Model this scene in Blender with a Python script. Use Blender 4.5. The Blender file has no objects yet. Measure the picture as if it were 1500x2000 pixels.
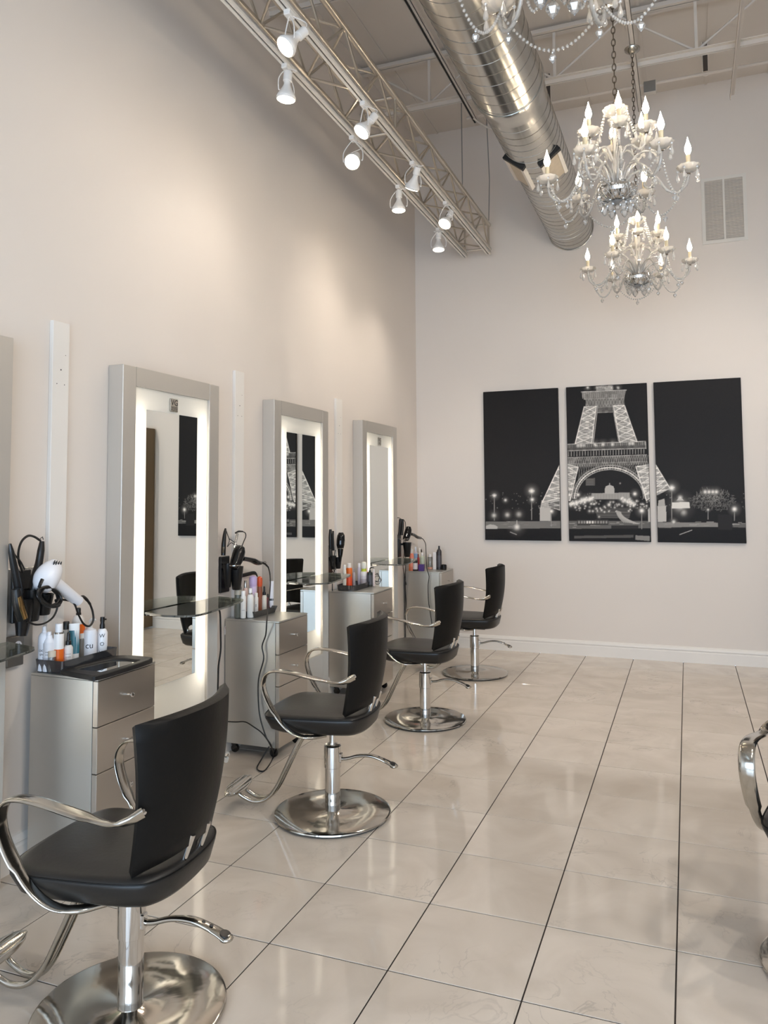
import bpy, bmesh, math, random
import numpy as np
from mathutils import Vector, Matrix

random.seed(7)
RNG = np.random.default_rng(11)
scene = bpy.context.scene
COL = scene.collection
PI = math.pi

# ------------------------------------------------------------------ camera
F_PX, CX, CY = 1501.045, 765.743, 877.787
CAM = np.array([3.0327, -8.7570, 1.7490])
PITCH, ROLL, YAW = (math.radians(a) for a in (3.574, 0.389, 20.946))


def _rot():
    cx, sx = math.cos(PITCH), math.sin(PITCH)
    cy, sy = math.cos(ROLL), math.sin(ROLL)
    cz, sz = math.cos(YAW), math.sin(YAW)
    rz = np.array([[cz, -sz, 0], [sz, cz, 0], [0, 0, 1]])
    rx = np.array([[1, 0, 0], [0, cx, -sx], [0, sx, cx]])
    ry = np.array([[cy, 0, sy], [0, 1, 0], [-sy, 0, cy]])
    return rz @ rx @ ry


CR = _rot()


def at(px, py, ax, val):
    """Where the sight line of a photo pixel meets the plane ax = val (metres)."""
    d = CR @ np.array([(px - CX) / F_PX, 1.0, -(py - CY) / F_PX])
    i = 'XYZ'.index(ax)
    return CAM + d * ((val - CAM[i]) / d[i])


def px_per_m(p):
    return F_PX / (CR.T @ (np.array(p, float) - CAM))[1]


cam_data = bpy.data.cameras.new('camera')
cam = bpy.data.objects.new('camera', cam_data)
COL.objects.link(cam)
cam_data.sensor_fit = 'HORIZONTAL'
cam_data.sensor_width = 36.0
cam_data.lens = F_PX / 1500 * 36.0
cam_data.shift_x = (750 - CX) / 1500
cam_data.shift_y = (CY - 1000) / 1500
cam_data.clip_start = 0.05
mw = Matrix.Identity(4)
for r in range(3):
    mw[r][0], mw[r][1], mw[r][2], mw[r][3] = CR[r, 0], CR[r, 2], -CR[r, 1], CAM[r]
cam.matrix_world = mw
scene.camera = cam

# ------------------------------------------------------------------ world, exposure
world = bpy.data.worlds.new('daylight')
scene.world = world
world.use_nodes = True
wn = world.node_tree.nodes
wn['Background'].inputs[0].default_value = (0.61, 0.785, 1.0, 1)
wn['Background'].inputs[1].default_value = 8.9
scene.view_settings.view_transform = 'Standard'
scene.view_settings.look = 'None'
scene.view_settings.gamma = 1.0
scene.view_settings.use_curve_mapping = False
scene.view_settings.exposure = 0.0
scene.cycles.caustics_reflective = False
scene.cycles.caustics_refractive = False
scene.cycles.sample_clamp_indirect = 6.0
scene.cycles.max_bounces = 10
scene.cycles.diffuse_bounces = 5
scene.cycles.transparent_max_bounces = 24

# the storefront glazing behind the camera lets the sky in
ROOM_X, ROOM_Y, ROOM_Z = 8.0, -12.4, 6.2
pl = bpy.data.lights.new('storefront_sky', 'AREA')
pl.shape = 'RECTANGLE'
pl.size, pl.size_y = 7.0, 2.9
pl.cycles.is_portal = True
plo = bpy.data.objects.new('storefront_sky', pl)
COL.objects.link(plo)
plo.location = (4.0, ROOM_Y + 0.02, 1.75)
plo.rotation_euler = (PI / 2, 0, 0)

BULB_W = 60.0       # candle bulb radiance
TUBE_W = 70.0        # mirror tube radiance
SPOT_W = 50.0        # track lamp watts
FILL_SPOT_W = 106.0       # watts of the unseen fill lamps on the added truss

# ------------------------------------------------------------------ helpers


def lin(c):
    out = []
    for v in c[:3]:
        v /= 255.0
        out.append(v / 12.92 if v <= 0.04045 else ((v + 0.055) / 1.055) ** 2.4)
    return tuple(out) + (1.0,)


MATS = {}


def mat(name, rgb, rough=0.5, metal=0.0, spec=0.5, noise=None, bump=None, coat=0.0, emit=None, trans=0.0, ior=1.5, aniso=0.0):
    """Principled material; noise=(scale, amount) varies the colour, bump=(scale, strength)."""
    m = bpy.data.materials.new(name)
    m.use_nodes = True
    nt = m.node_tree
    b = nt.nodes['Principled BSDF']
    b.inputs['Base Color'].default_value = lin(rgb)
    b.inputs['Roughness'].default_value = rough
    b.inputs['Metallic'].default_value = metal
    b.inputs['Specular IOR Level'].default_value = spec
    b.inputs['Coat Weight'].default_value = coat
    b.inputs['Transmission Weight'].default_value = trans
    b.inputs['IOR'].default_value = ior
    b.inputs['Anisotropic'].default_value = aniso
    if emit:
        b.inputs['Emission Color'].default_value = lin(emit[0])
        b.inputs['Emission Strength'].default_value = emit[1]
    if noise or bump:
        tc = nt.nodes.new('ShaderNodeTexCoord')
    if noise:
        n = nt.nodes.new('ShaderNodeTexNoise')
        n.inputs['Scale'].default_value = noise[0]
        n.inputs['Detail'].default_value = 4
        mx = nt.nodes.new('ShaderNodeMix')
        mx.data_type = 'RGBA'
        c = lin(rgb)
        k = noise[1]
        mx.inputs[6].default_value = tuple(min(1, v * (1 - k)) for v in c[:3]) + (1,)
        mx.inputs[7].default_value = tuple(min(1, v * (1 + k)) for v in c[:3]) + (1,)
        nt.links.new(tc.outputs['Object'], n.inputs['Vector'])
        nt.links.new(n.outputs['Fac'], mx.inputs[0])
        nt.links.new(mx.outputs[2], b.inputs['Base Color'])
    if bump:
        n = nt.nodes.new('ShaderNodeTexNoise')
        n.inputs['Scale'].default_value = bump[0]
        n.inputs['Detail'].default_value = 3
        bp_ = nt.nodes.new('ShaderNodeBump')
        bp_.inputs['Strength'].default_value = bump[1]
        bp_.inputs['Distance'].default_value = 0.01
        nt.links.new(tc.outputs['Object'], n.inputs['Vector'])
        nt.links.new(n.outputs['Fac'], bp_.inputs['Height'])
        nt.links.new(bp_.outputs['Normal'], b.inputs['Normal'])
    MATS[name] = m
    return m


class MB:
    """Collects shapes and links them as one mesh object."""

    def __init__(self):
        self.v, self.f = [], []

    def add(self, verts, faces):
        o = len(self.v)
        self.v += [tuple(map(float, p)) for p in verts]
        self.f += [tuple(i + o for i in f) for f in faces]
        return self

    def box(self, lo, hi, ch=0.0):
        x0, y0, z0 = lo
        x1, y1, z1 = hi
        if ch <= 0:
            vs = [(x0, y0, z0), (x1, y0, z0), (x1, y1, z0), (x0, y1, z0), (x0, y0, z1), (x1, y0, z1), (x1, y1, z1), (x0, y1, z1)]
            return self.add(vs, [(3, 2, 1, 0), (4, 5, 6, 7), (0, 1, 5, 4), (1, 2, 6, 5), (2, 3, 7, 6), (3, 0, 4, 7)])
        c = min(ch, (x1 - x0) / 2.01, (y1 - y0) / 2.01, (z1 - z0) / 2.01)
        vs, idx = [], {}
        for i, (sx, ax, bx) in enumerate(((0, x0, x0 + c), (1, x1, x1 - c))):
            for j, (ay, by) in enumerate(((y0, y0 + c), (y1, y1 - c))):
                for k, (az, bz) in enumerate(((z0, z0 + c), (z1, z1 - c))):
                    idx[i, j, k, 'x'] = len(vs); vs.append((ax, by, bz))
                    idx[i, j, k, 'y'] = len(vs); vs.append((bx, ay, bz))
                    idx[i, j, k, 'z'] = len(vs); vs.append((bx, by, az))
        fs = []
        for s in (0, 1):
            fs.append([idx[s, j, k, 'x'] for j, k in ((0, 0), (1, 0), (1, 1), (0, 1))])
            fs.append([idx[i, s, k, 'y'] for i, k in ((0, 0), (1, 0), (1, 1), (0, 1))])
            fs.append([idx[i, j, s, 'z'] for i, j in ((0, 0), (1, 0), (1, 1), (0, 1))])
            for t in (0, 1):
                fs.append([idx[s, t, 0, 'x'], idx[s, t, 1, 'x'], idx[s, t, 1, 'y'], idx[s, t, 0, 'y']])
                fs.append([idx[s, 0, t, 'x'], idx[s, 1, t, 'x'], idx[s, 1, t, 'z'], idx[s, 0, t, 'z']])
                fs.append([idx[0, s, t, 'y'], idx[1, s, t, 'y'], idx[1, s, t, 'z'], idx[0, s, t, 'z']])
        for i in (0, 1):
            for j in (0, 1):
                for k in (0, 1):
                    fs.append([idx[i, j, k, a] for a in 'xyz'])
        return self.add(vs, fs)

    def rings(self, rings, cap0=True, cap1=True, closed=False):
        n = len(rings[0])
        vs = [p for r in rings for p in r]
        fs = []
        m = len(rings)
        for i in range(m if closed else m - 1):
            a, b = i * n, ((i + 1) % m) * n
            for j in range(n):
                k = (j + 1) % n
                fs.append((a + j, a + k, b + k, b + j))
        if not closed:
            if cap0:
                fs.append(tuple(range(n))[::-1])
            if cap1:
                fs.append(tuple((m - 1) * n + j for j in range(n)))
        return self.add(vs, fs)

    def lathe(self, prof, n=16, origin=(0, 0, 0), axis=(0, 0, 1), lobes=0, lobe=0.0):
        """prof = [(r, h)...] turned about axis through origin."""
        a = Vector(axis).normalized()
        u = a.orthogonal().normalized()
        if abs(a.z) > 0.999:
            u = Vector((1, 0, 0))
        w = a.cross(u)
        o = Vector(origin)
        rs = []
        for r, h in prof:
            r = max(r, 1e-4)
            ring = []
            for j in range(n):
                t = 2 * PI * j / n
                rr = r * (1 + lobe * abs(math.sin(t * lobes / 2))) if lobes else r
                ring.append(o + a * h + (u * math.cos(t) + w * math.sin(t)) * rr)
            rs.append(ring)
        return self.rings(rs)

    def cyl(self, p0, p1, r, n=10, r1=None):
        p0, p1 = Vector(p0), Vector(p1)
        d = p1 - p0
        return self.lathe([(r, 0), (r if r1 is None else r1, d.length)], n, p0, d)

    def tube(self, pts, r, n=8, closed=False, flat=1.0, wdir=None):
        """Tube along pts; r a number or a list; flat squeezes it along the normal to wdir."""
        P = [Vector(p) for p in pts]
        m = len(P)
        R = [r] * m if not hasattr(r, '__len__') else list(r)
        T = []
        for i in range(m):
            if closed:
                t = P[(i + 1) % m] - P[i - 1]
            else:
                t = P[min(i + 1, m - 1)] - P[max(i - 1, 0)]
            T.append(t.normalized() if t.length > 1e-9 else Vector((0, 0, 1)))
        many = wdir is not None and hasattr(wdir[0], '__len__')
        u = T[0].orthogonal()
        rs = []
        for i in range(m):
            if wdir is not None:
                u = Vector(wdir[i]) if many else Vector(wdir)
            u = (u - T[i] * u.dot(T[i]))
            u = u.normalized() if u.length > 1e-6 else T[i].orthogonal().normalized()
            w = T[i].cross(u)
            rs.append([P[i] + (u * math.cos(2 * PI * j / n) + w * math.sin(2 * PI * j / n) * flat) * R[i] for j in range(n)])
        return self.rings(rs, closed=closed)

    def sweep(self, pts, half_w, half_t, wdirs):
        """Flat strap along pts with rounded edges; half_w / half_t lists."""
        P = [Vector(p) for p in pts]
        m = len(P)
        rs = []
        for i in range(m):
            t = (P[min(i + 1, m - 1)] - P[max(i - 1, 0)]).normalized()
            u = Vector(wdirs[i])
            u = (u - t * u.dot(t)).normalized()
            w = t.cross(u)
            a, b = half_w[i], half_t[i]
            prof = [(a, 0), (a * .88, b * .7), (a * .5, b), (-a * .5, b), (-a * .88, b * .7), (-a, 0), (-a * .88, -b * .7), (-a * .5, -b), (a * .5, -b), (a * .88, -b * .7)]
            rs.append([P[i] + u * x + w * y for x, y in prof])
        return self.rings(rs)

    def ball(self, c, r, n=8, k=5, sz=1.0):
        prof = []
        for i in range(k + 1):
            t = PI * i / k
            prof.append((r * math.sin(t), -r * math.cos(t) * sz))
        return self.lathe(prof, n, c)

    def prism(self, outline, z0, z1, ch=0.0):
        """Extrude an XY outline from z0 to z1, with a small top and bottom chamfer."""
        if ch <= 0:
            return self.rings([[(x, y, z0) for x, y in outline], [(x, y, z1) for x, y in outline]])
        cx = sum(p[0] for p in outline) / len(outline)
        cy = sum(p[1] for p in outline) / len(outline)

        def ins(k):
            res = []
            for x, y in outline:
                d = math.hypot(x - cx, y - cy) or 1
                s = (d - k) / d
                res.append((cx + (x - cx) * s, cy + (y - cy) * s))
            return res
        i = ins(ch)
        return self.rings([[(x, y, z0) for x, y in i], [(x, y, z0 + ch) for x, y in outline], [(x, y, z1 - ch) for x, y in outline], [(x, y, z1) for x, y in i]])

    def mesh(self, name, m, smooth=35):
        me = bpy.data.meshes.new(name)
        me.from_pydata(self.v, [], self.f)
        if len(self.f) < 30000:
            bm = bmesh.new()
            bm.from_mesh(me)
            bmesh.ops.recalc_face_normals(bm, faces=bm.faces)
            bm.to_mesh(me)
            bm.free()
        if smooth:
            me.polygons.foreach_set('use_smooth', [True] * len(me.polygons))
            me.set_sharp_from_angle(angle=math.radians(smooth))
        if m is not None:
            me.materials.append(m)
        me.update()
        return me

    def build(self, name, m, parent=None, smooth=35, loc=None, rot=None):
        return put(name, self.mesh(name, m, smooth), parent, loc, rot)


def put(name, me, parent=None, loc=None, rot=None):
    o = bpy.data.objects.new(name, me)
    COL.objects.link(o)
    if parent is not None:
        o.parent = parent
    if loc is not None:
        o.location = loc
    if rot is not None:
        o.rotation_euler = rot
    return o


def tag(o, label=None, cat=None, group=None, kind=None):
    if label: o['label'] = label
    if cat: o['category'] = cat
    if group: o['group'] = group
    if kind: o['kind'] = kind
    return o


def thing(name, label, cat, loc=(0, 0, 0), rotz=0.0, group=None):
    o = bpy.data.objects.new(name, None)
    COL.objects.link(o)
    o.location = loc
    o.rotation_euler = (0, 0, rotz)
    o.empty_display_size = 0.1
    return tag(o, label, cat, group)


def struct(name, mb, m, parent=None, smooth=0):
    o = mb.build(name, m, parent, smooth)
    if parent is None:
        o['kind'] = 'structure'
    return o


def copy_tree(src, parent=None):
    c = src.copy()
    COL.objects.link(c)
    c.parent = parent
    for ch in [k for k in bpy.data.objects if k.parent == src]:
        copy_tree(ch, c)
    return c


def catmull(pts, k=6, closed=False):
    P = [np.array(p, float) for p in pts]
    n = len(P)
    out = []
    rng = range(n if closed else n - 1)
    for i in rng:
        p0 = P[(i - 1) % n] if closed or i > 0 else P[0] * 2 - P[1]
        p1, p2 = P[i], P[(i + 1) % n]
        p3 = P[(i + 2) % n] if closed or i + 2 < n else P[-1] * 2 - P[-2]
        for j in range(k):
            t = j / k
            out.append(0.5 * ((2 * p1) + (p2 - p0) * t + (2 * p0 - 5 * p1 + 4 * p2 - p3) * t * t + (3 * p1 - p0 - 3 * p2 + p3) * t ** 3))
    if not closed:
        out.append(P[-1])
    return [tuple(p) for p in out]


_fonts = {}


def text_mesh(s, size):
    """Filled outline of a word as (verts, faces) in the XY plane, centred."""
    key = (s, size)
    if key not in _fonts:
        cu = bpy.data.curves.new('lettering', 'FONT')
        cu.body = s
        cu.size = size
        cu.align_x = 'CENTER'
        cu.resolution_u = 3
        ob = bpy.data.objects.new('lettering', cu)
        COL.objects.link(ob)
        dg = bpy.context.evaluated_depsgraph_get()
        me = ob.evaluated_get(dg).to_mesh()
        vs = np.array([v.co[:] for v in me.vertices])
        fs = [tuple(p.vertices) for p in me.polygons]
        if len(vs):
            vs = vs - (vs.max(0) + vs.min(0)) / 2
        bpy.data.objects.remove(ob)
        bpy.data.curves.remove(cu)
        _fonts[key] = (vs, fs)
    return _fonts[key]

# ------------------------------------------------------------------ materials
mat('wall_paint', (226, 217, 208), 0.62, noise=(1.3, 0.015))
mat('ceiling_paint', (214, 205, 195), 0.7, noise=(2.0, 0.03))
mat('trim_white', (232, 227, 220), 0.38)
mat('grout', (46, 38, 34), 0.8)
mat('brushed_metal', (200, 198, 192), 0.36, 0.85, noise=(3.0, 0.03))
mat('drawer_metal', (190, 183, 174), 0.32, 0.9, noise=(3.0, 0.04))
mat('frame_metal', (205, 200, 192), 0.42, 0.6)
mat('chrome', (215, 213, 210), 0.06, 1.0)
mat('chrome_dull', (190, 186, 178), 0.16, 1.0)
mat('base_steel', (196, 191, 183), 0.12, 1.0, bump=(6.0, 0.28))
mat('truss_metal', (200, 192, 180), 0.3, 0.9)
mat('white_metal', (225, 220, 212), 0.4)
mat('hanger_grey', (84, 76, 70), 0.6)
mat('black_slot', (22, 20, 19), 0.6)
mat('vinyl', (32, 30, 28), 0.38, spec=0.4, bump=(60, 0.05))
mat('vinyl_back', (15, 14, 13), 0.45, spec=0.2, bump=(60, 0.05))
mat('black_plastic', (16, 16, 17), 0.3)
mat('black_gloss', (10, 10, 12), 0.12)
mat('black_matte', (20, 19, 19), 0.55)
mat('rubber', (18, 18, 18), 0.6)
mat('cord', (14, 13, 13), 0.45)
mat('white_plastic', (236, 236, 240), 0.25)
mat('mirror', (236, 239, 236), 0.0, 1.0)
mat('duct_metal', (188, 186, 180), 0.2, 1.0, noise=(5.0, 0.06), bump=(5, 0.03))
mat('duct_seam', (150, 146, 140), 0.35, 1.0)
mat('pale_wood', (190, 178, 160), 0.6, noise=(14, 0.15))
mat('candle_sleeve', (206, 192, 160), 0.5)
mat('bulb', (255, 244, 224), 0.3, emit=((255, 236, 208), BULB_W))
mat('lamp_face', (255, 250, 240), 0.4, emit=((255, 232, 200), 26.0))
mat('lamp_white', (235, 232, 228), 0.35)
mat('tube_light', (255, 255, 250), 0.4, emit=((255, 247, 236), TUBE_W))
mat('box_white', (246, 245, 242), 0.6)
mat('chain_metal', (110, 100, 88), 0.35, 0.9)
mat('canvas_edge', (24, 22, 22), 0.7)
mat('brown_panel', (112, 94, 70), 0.6)
mat('dark_shelf', (38, 33, 30), 0.6)
mat('gold_metal', (170, 140, 96), 0.2, 1.0)
mat('print_black', (25, 24, 26), 0.6)
mat('print_grey', (130, 130, 134), 0.6)


def frosted(name, rgb):
    m = bpy.data.materials.new(name)
    m.use_nodes = True
    nt = m.node_tree
    nt.nodes.clear()
    out = nt.nodes.new('ShaderNodeOutputMaterial')
    t = nt.nodes.new('ShaderNodeBsdfTranslucent')
    d = nt.nodes.new('ShaderNodeBsdfDiffuse')
    g = nt.nodes.new('ShaderNodeBsdfGlossy')
    t.inputs[0].default_value = lin(rgb)
    d.inputs[0].default_value = lin(rgb)
    g.inputs['Roughness'].default_value = 0.25
    m1 = nt.nodes.new('ShaderNodeMixShader')
    m1.inputs[0].default_value = 0.45
    m2 = nt.nodes.new('ShaderNodeMixShader')
    m2.inputs[0].default_value = 0.06
    nt.links.new(t.outputs[0], m1.inputs[1])
    nt.links.new(d.outputs[0], m1.inputs[2])
    nt.links.new(m1.outputs[0], m2.inputs[1])
    nt.links.new(g.outputs[0], m2.inputs[2])
    nt.links.new(m2.outputs[0], out.inputs[0])
    MATS[name] = m


def clearish(name, rgb, clear, gloss, body, rough=0.03):
    """Thin clear glass, crystal or plastic: straight-through light, gloss and a little body."""
    m = bpy.data.materials.new(name)
    m.use_nodes = True
    nt = m.node_tree
    nt.nodes.clear()
    out = nt.nodes.new('ShaderNodeOutputMaterial')
    t = nt.nodes.new('ShaderNodeBsdfTransparent')
    d = nt.nodes.new('ShaderNodeBsdfDiffuse')
    tl = nt.nodes.new('ShaderNodeBsdfTranslucent')
    g = nt.nodes.new('ShaderNodeBsdfGlossy')
    t.inputs[0].default_value = lin(clear)
    d.inputs[0].default_value = lin(rgb)
    tl.inputs[0].default_value = lin(rgb)
    g.inputs['Roughness'].default_value = rough
    half = nt.nodes.new('ShaderNodeMixShader')
    half.inputs[0].default_value = 0.5
    nt.links.new(d.outputs[0], half.inputs[1])
    nt.links.new(tl.outputs[0], half.inputs[2])
    m1 = nt.nodes.new('ShaderNodeMixShader')
    m1.inputs[0].default_value = body
    nt.links.new(t.outputs[0], m1.inputs[1])
    nt.links.new(half.outputs[0], m1.inputs[2])
    lw = nt.nodes.new('ShaderNodeLayerWeight')
    lw.inputs[0].default_value = 0.22
    ma = nt.nodes.new('ShaderNodeMath')
    ma.operation = 'MULTIPLY_ADD'
    ma.inputs[1].default_value = 1.0 - gloss
    ma.inputs[2].default_value = gloss
    nt.links.new(lw.outputs['Fresnel'], ma.inputs[0])
    m2 = nt.nodes.new('ShaderNodeMixShader')
    nt.links.new(ma.outputs[0], m2.inputs[0])
    nt.links.new(m1.outputs[0], m2.inputs[1])
    nt.links.new(g.outputs[0], m2.inputs[2])
    nt.links.new(m2.outputs[0], out.inputs[0])
    MATS[name] = m


frosted('frosted_glass', (247, 246, 242))
clearish('crystal', (255, 253, 249), (255, 254, 252), 0.07, 0.46, 0.06)
clearish('crystal_drop', (255, 253, 249), (255, 254, 252), 0.14, 0.28, 0.02)
clearish('shelf_glass', (206, 212, 202), (232, 240, 232), 0.16, 0.20, 0.04)
clearish('smoke_plastic', (110, 112, 118), (150, 152, 158), 0.10, 0.30, 0.1)
clearish('clear_plastic', (210, 212, 210), (235, 236, 234), 0.12, 0.22, 0.08)
M = MATS


def tile_material():
    m = bpy.data.materials.new('marble_tile')
    m.use_nodes = True
    nt = m.node_tree
    b = nt.nodes['Principled BSDF']
    geo = nt.nodes.new('ShaderNodeNewGeometry')
    info = nt.nodes.new('ShaderNodeObjectInfo')
    off = nt.nodes.new('ShaderNodeVectorMath')
    off.operation = 'MULTIPLY_ADD'
    off.inputs[1].default_value = (1, 1, 1)
    comb = nt.nodes.new('ShaderNodeCombineXYZ')
    mul = nt.nodes.new('ShaderNodeMath')
    mul.operation = 'MULTIPLY'
    mul.inputs[1].default_value = 37.0
    nt.links.new(info.outputs['Random'], mul.inputs[0])
    for i in range(3):
        nt.links.new(mul.outputs[0], comb.inputs[i])
    nt.links.new(geo.outputs['Position'], off.inputs[0])
    nt.links.new(comb.outputs[0], off.inputs[2])
    n1 = nt.nodes.new('ShaderNodeTexNoise')
    n1.inputs['Scale'].default_value = 2.2
    n1.inputs['Detail'].default_value = 6
    n1.inputs['Distortion'].default_value = 1.4
    n2 = nt.nodes.new('ShaderNodeTexNoise')
    n2.inputs['Scale'].default_value = 3.1
    n2.inputs['Detail'].default_value = 5
    n2.inputs['Distortion'].default_value = 2.2
    nt.links.new(off.outputs[0], n1.inputs['Vector'])
    nt.links.new(off.outputs[0], n2.inputs['Vector'])
    r1 = nt.nodes.new('ShaderNodeValToRGB')
    r1.color_ramp.elements[0].position = 0.32
    r1.color_ramp.elements[0].color = lin((203, 191, 177))
    r1.color_ramp.elements[1].position = 0.68
    r1.color_ramp.elements[1].color = lin((219, 208, 195))
    nt.links.new(n1.outputs['Fac'], r1.inputs[0])
    # thin grey veins where the second noise crosses its middle value
    r2 = nt.nodes.new('ShaderNodeValToRGB')
    e = r2.color_ramp.elements
    e[0].position, e[0].color = 0.485, (0, 0, 0, 1)
    e[1].position, e[1].color = 0.515, (0, 0, 0, 1)
    mid = e.new(0.50)
    mid.color = (1, 1, 1, 1)
    nt.links.new(n2.outputs['Fac'], r2.inputs[0])
    n3 = nt.nodes.new('ShaderNodeTexNoise')
    n3.inputs['Scale'].default_value = 1.7
    nt.links.new(off.outputs[0], n3.inputs['Vector'])
    r3 = nt.nodes.new('ShaderNodeValToRGB')
    r3.color_ramp.elements[0].position = 0.52
    r3.color_ramp.elements[0].color = (0, 0, 0, 1)
    r3.color_ramp.elements[1].position = 0.66
    r3.color_ramp.elements[1].color = (0.42, 0.42, 0.42, 1)
    nt.links.new(n3.outputs['Fac'], r3.inputs[0])
    vm = nt.nodes.new('ShaderNodeMath')
    vm.operation = 'MULTIPLY'
    nt.links.new(r2.outputs[0], vm.inputs[0])
    nt.links.new(r3.outputs[0], vm.inputs[1])
    mx = nt.nodes.new('ShaderNodeMix')
    mx.data_type = 'RGBA'
    mx.inputs[7].default_value = lin((150, 142, 134))
    nt.links.new(vm.outputs[0], mx.inputs[0])
    nt.links.new(r1.outputs[0], mx.inputs[6])
    nt.links.new(mx.outputs[2], b.inputs['Base Color'])
    b.inputs['Roughness'].default_value = 0.07
    b.inputs['Specular IOR Level'].default_value = 0.55
    M['marble_tile'] = m


tile_material()

# ------------------------------------------------------------------ room shell
TILE = 0.5
GX0 = 2.945 - 6 * TILE          # first grout line right beside the left wall
floor = struct('floor', MB().box((0, ROOM_Y, -0.12), (ROOM_X, 0, -0.004)), M['grout'])
g = 0.0028
tile_me = MB().box((g, g, -0.004), (TILE - g, TILE - g, 0.0), 0.0012).mesh('tile', M['marble_tile'], 0)
edge_meshes = {}
rest = MB()
nx = int((ROOM_X - GX0) / TILE) + 1
for i in range(nx):
    x0, x1 = GX0 + i * TILE, GX0 + (i + 1) * TILE
    for j in range(25):
        y0 = -(j + 1) * TILE
        lo, hi = max(x0, 0.0), min(x1, ROOM_X)
        if hi - lo < 0.03:
            continue
        if i <= 9 and j <= 16 and lo == x0 and hi == x1:
            put('tile', tile_me, floor, (x0, y0, 0))
        elif i <= 9 and j <= 16:
            put('tile', MB().box((g, g, -0.004), (hi - lo - g, TILE - g, 0.0), 0.0012).mesh('tile', M['marble_tile'], 0), floor, (lo, y0, 0))
        else:
            rest.box((lo + g, y0 + g, -0.004), (hi - g, max(y0 + TILE, ROOM_Y) - g, 0.0), 0.0012)
tag(rest.build('tiles', M['marble_tile'], floor, 0), kind='stuff')

T = 0.15
struct('wall_left', MB().box((-T, ROOM_Y - T, 0), (0, T, ROOM_Z)), M['wall_paint'])
struct('wall_back', MB().box((0, 0, 0), (ROOM_X, T, ROOM_Z)), M['wall_paint'])
struct('wall_right', MB().box((ROOM_X, ROOM_Y - T, 0), (ROOM_X + T, T, ROOM_Z)), M['wall_paint'])
fw = MB()
fw.box((0, ROOM_Y - T, 0), (ROOM_X, ROOM_Y, 0.3)).box((0, ROOM_Y - T, 3.2), (ROOM_X, ROOM_Y, ROOM_Z))
fw.box((0, ROOM_Y - T, 0.3), (0.5, ROOM_Y, 3.2)).box((7.5, ROOM_Y - T, 0.3), (ROOM_X, ROOM_Y, 3.2))
struct('wall_front', fw, M['wall_paint'])
win = struct('window_1', MB().box((0.5, ROOM_Y - 0.1, 0.3), (7.5, ROOM_Y - 0.04, 0.36)).box((0.5, ROOM_Y - 0.1, 3.14), (7.5, ROOM_Y - 0.04, 3.2)), M['black_matte'])
for k in range(6):
    x = 0.5 + 7.0 * k / 5
    MB().box((x - 0.03, ROOM_Y - 0.1, 0.36), (x + 0.03, ROOM_Y - 0.04, 3.14)).build('mullion', M['black_matte'], win, 0)
ceil = struct('ceiling', MB().box((0, ROOM_Y, ROOM_Z), (ROOM_X, 0, ROOM_Z + 0.1)), M['ceiling_paint'])
for k in range(13):             # ribs of the painted steel deck, running front to back
    x = 0.3 + k * 0.61
    MB().box((x - 0.012, ROOM_Y, ROOM_Z - 0.012), (x + 0.012, 0, ROOM_Z)).build('deck_rib', M['ceiling_paint'], ceil, 0)


def baseboard(name, prof_pts, length, axis):
    mb = MB()
    a = [(d, 0.0, z) for d, z in prof_pts]
    if axis == 'x':
        r0 = [(0.0, -d, z) for d, z in prof_pts]
        r1 = [(length, -d, z) for d, z in prof_pts]
    else:
        r0 = [(d, length, z) for d, z in prof_pts]
        r1 = [(d, 0.0, z) for d, z in prof_pts]
    mb.rings([r0, r1])
    return struct(name, mb, M['trim_white'])


bb = [(0, 0), (0.018, 0), (0.018, 0.105), (0.015, 0.112), (0.015, 0.122), (0.022, 0.128), (0.020, 0.140), (0.010, 0.160), (0.0, 0.165)]
baseboard('baseboard_back', bb, ROOM_X, 'x')
baseboard('baseboard_left', bb, ROOM_Y, 'y')

# white wiring boards on the left wall
for n, (y0, y1) in enumerate(((-5.741, -5.628), (-4.038, -3.918), (-2.33, -2.2))):
    b = MB().box((0, y0, 0.165), (0.024, y1, 2.67), 0.002)
    o = struct('trim_%d' % (n + 1), b, M['trim_white'])
    o['label'] = ('white vertical board on the left wall above the white hair dryer', 'white vertical board on the left wall between the first and second mirrors', 'white vertical board on the left wall between the second and third mirrors')[n]
    ym = (y0 + y1) / 2
    for dy, z, r in ((0.0, 2.42, 0.004), (-0.026, 2.345, 0.0028), (0.026, 2.345, 0.0028), (0.03, 2.50, 0.0022)):
        MB().cyl((0.0235, ym + dy, z), (0.0245, ym + dy, z), r, 8).build('screw_hole', M['black_slot'], o)

# ------------------------------------------------------------------ ceiling steel
CP = M['ceiling_paint']


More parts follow.
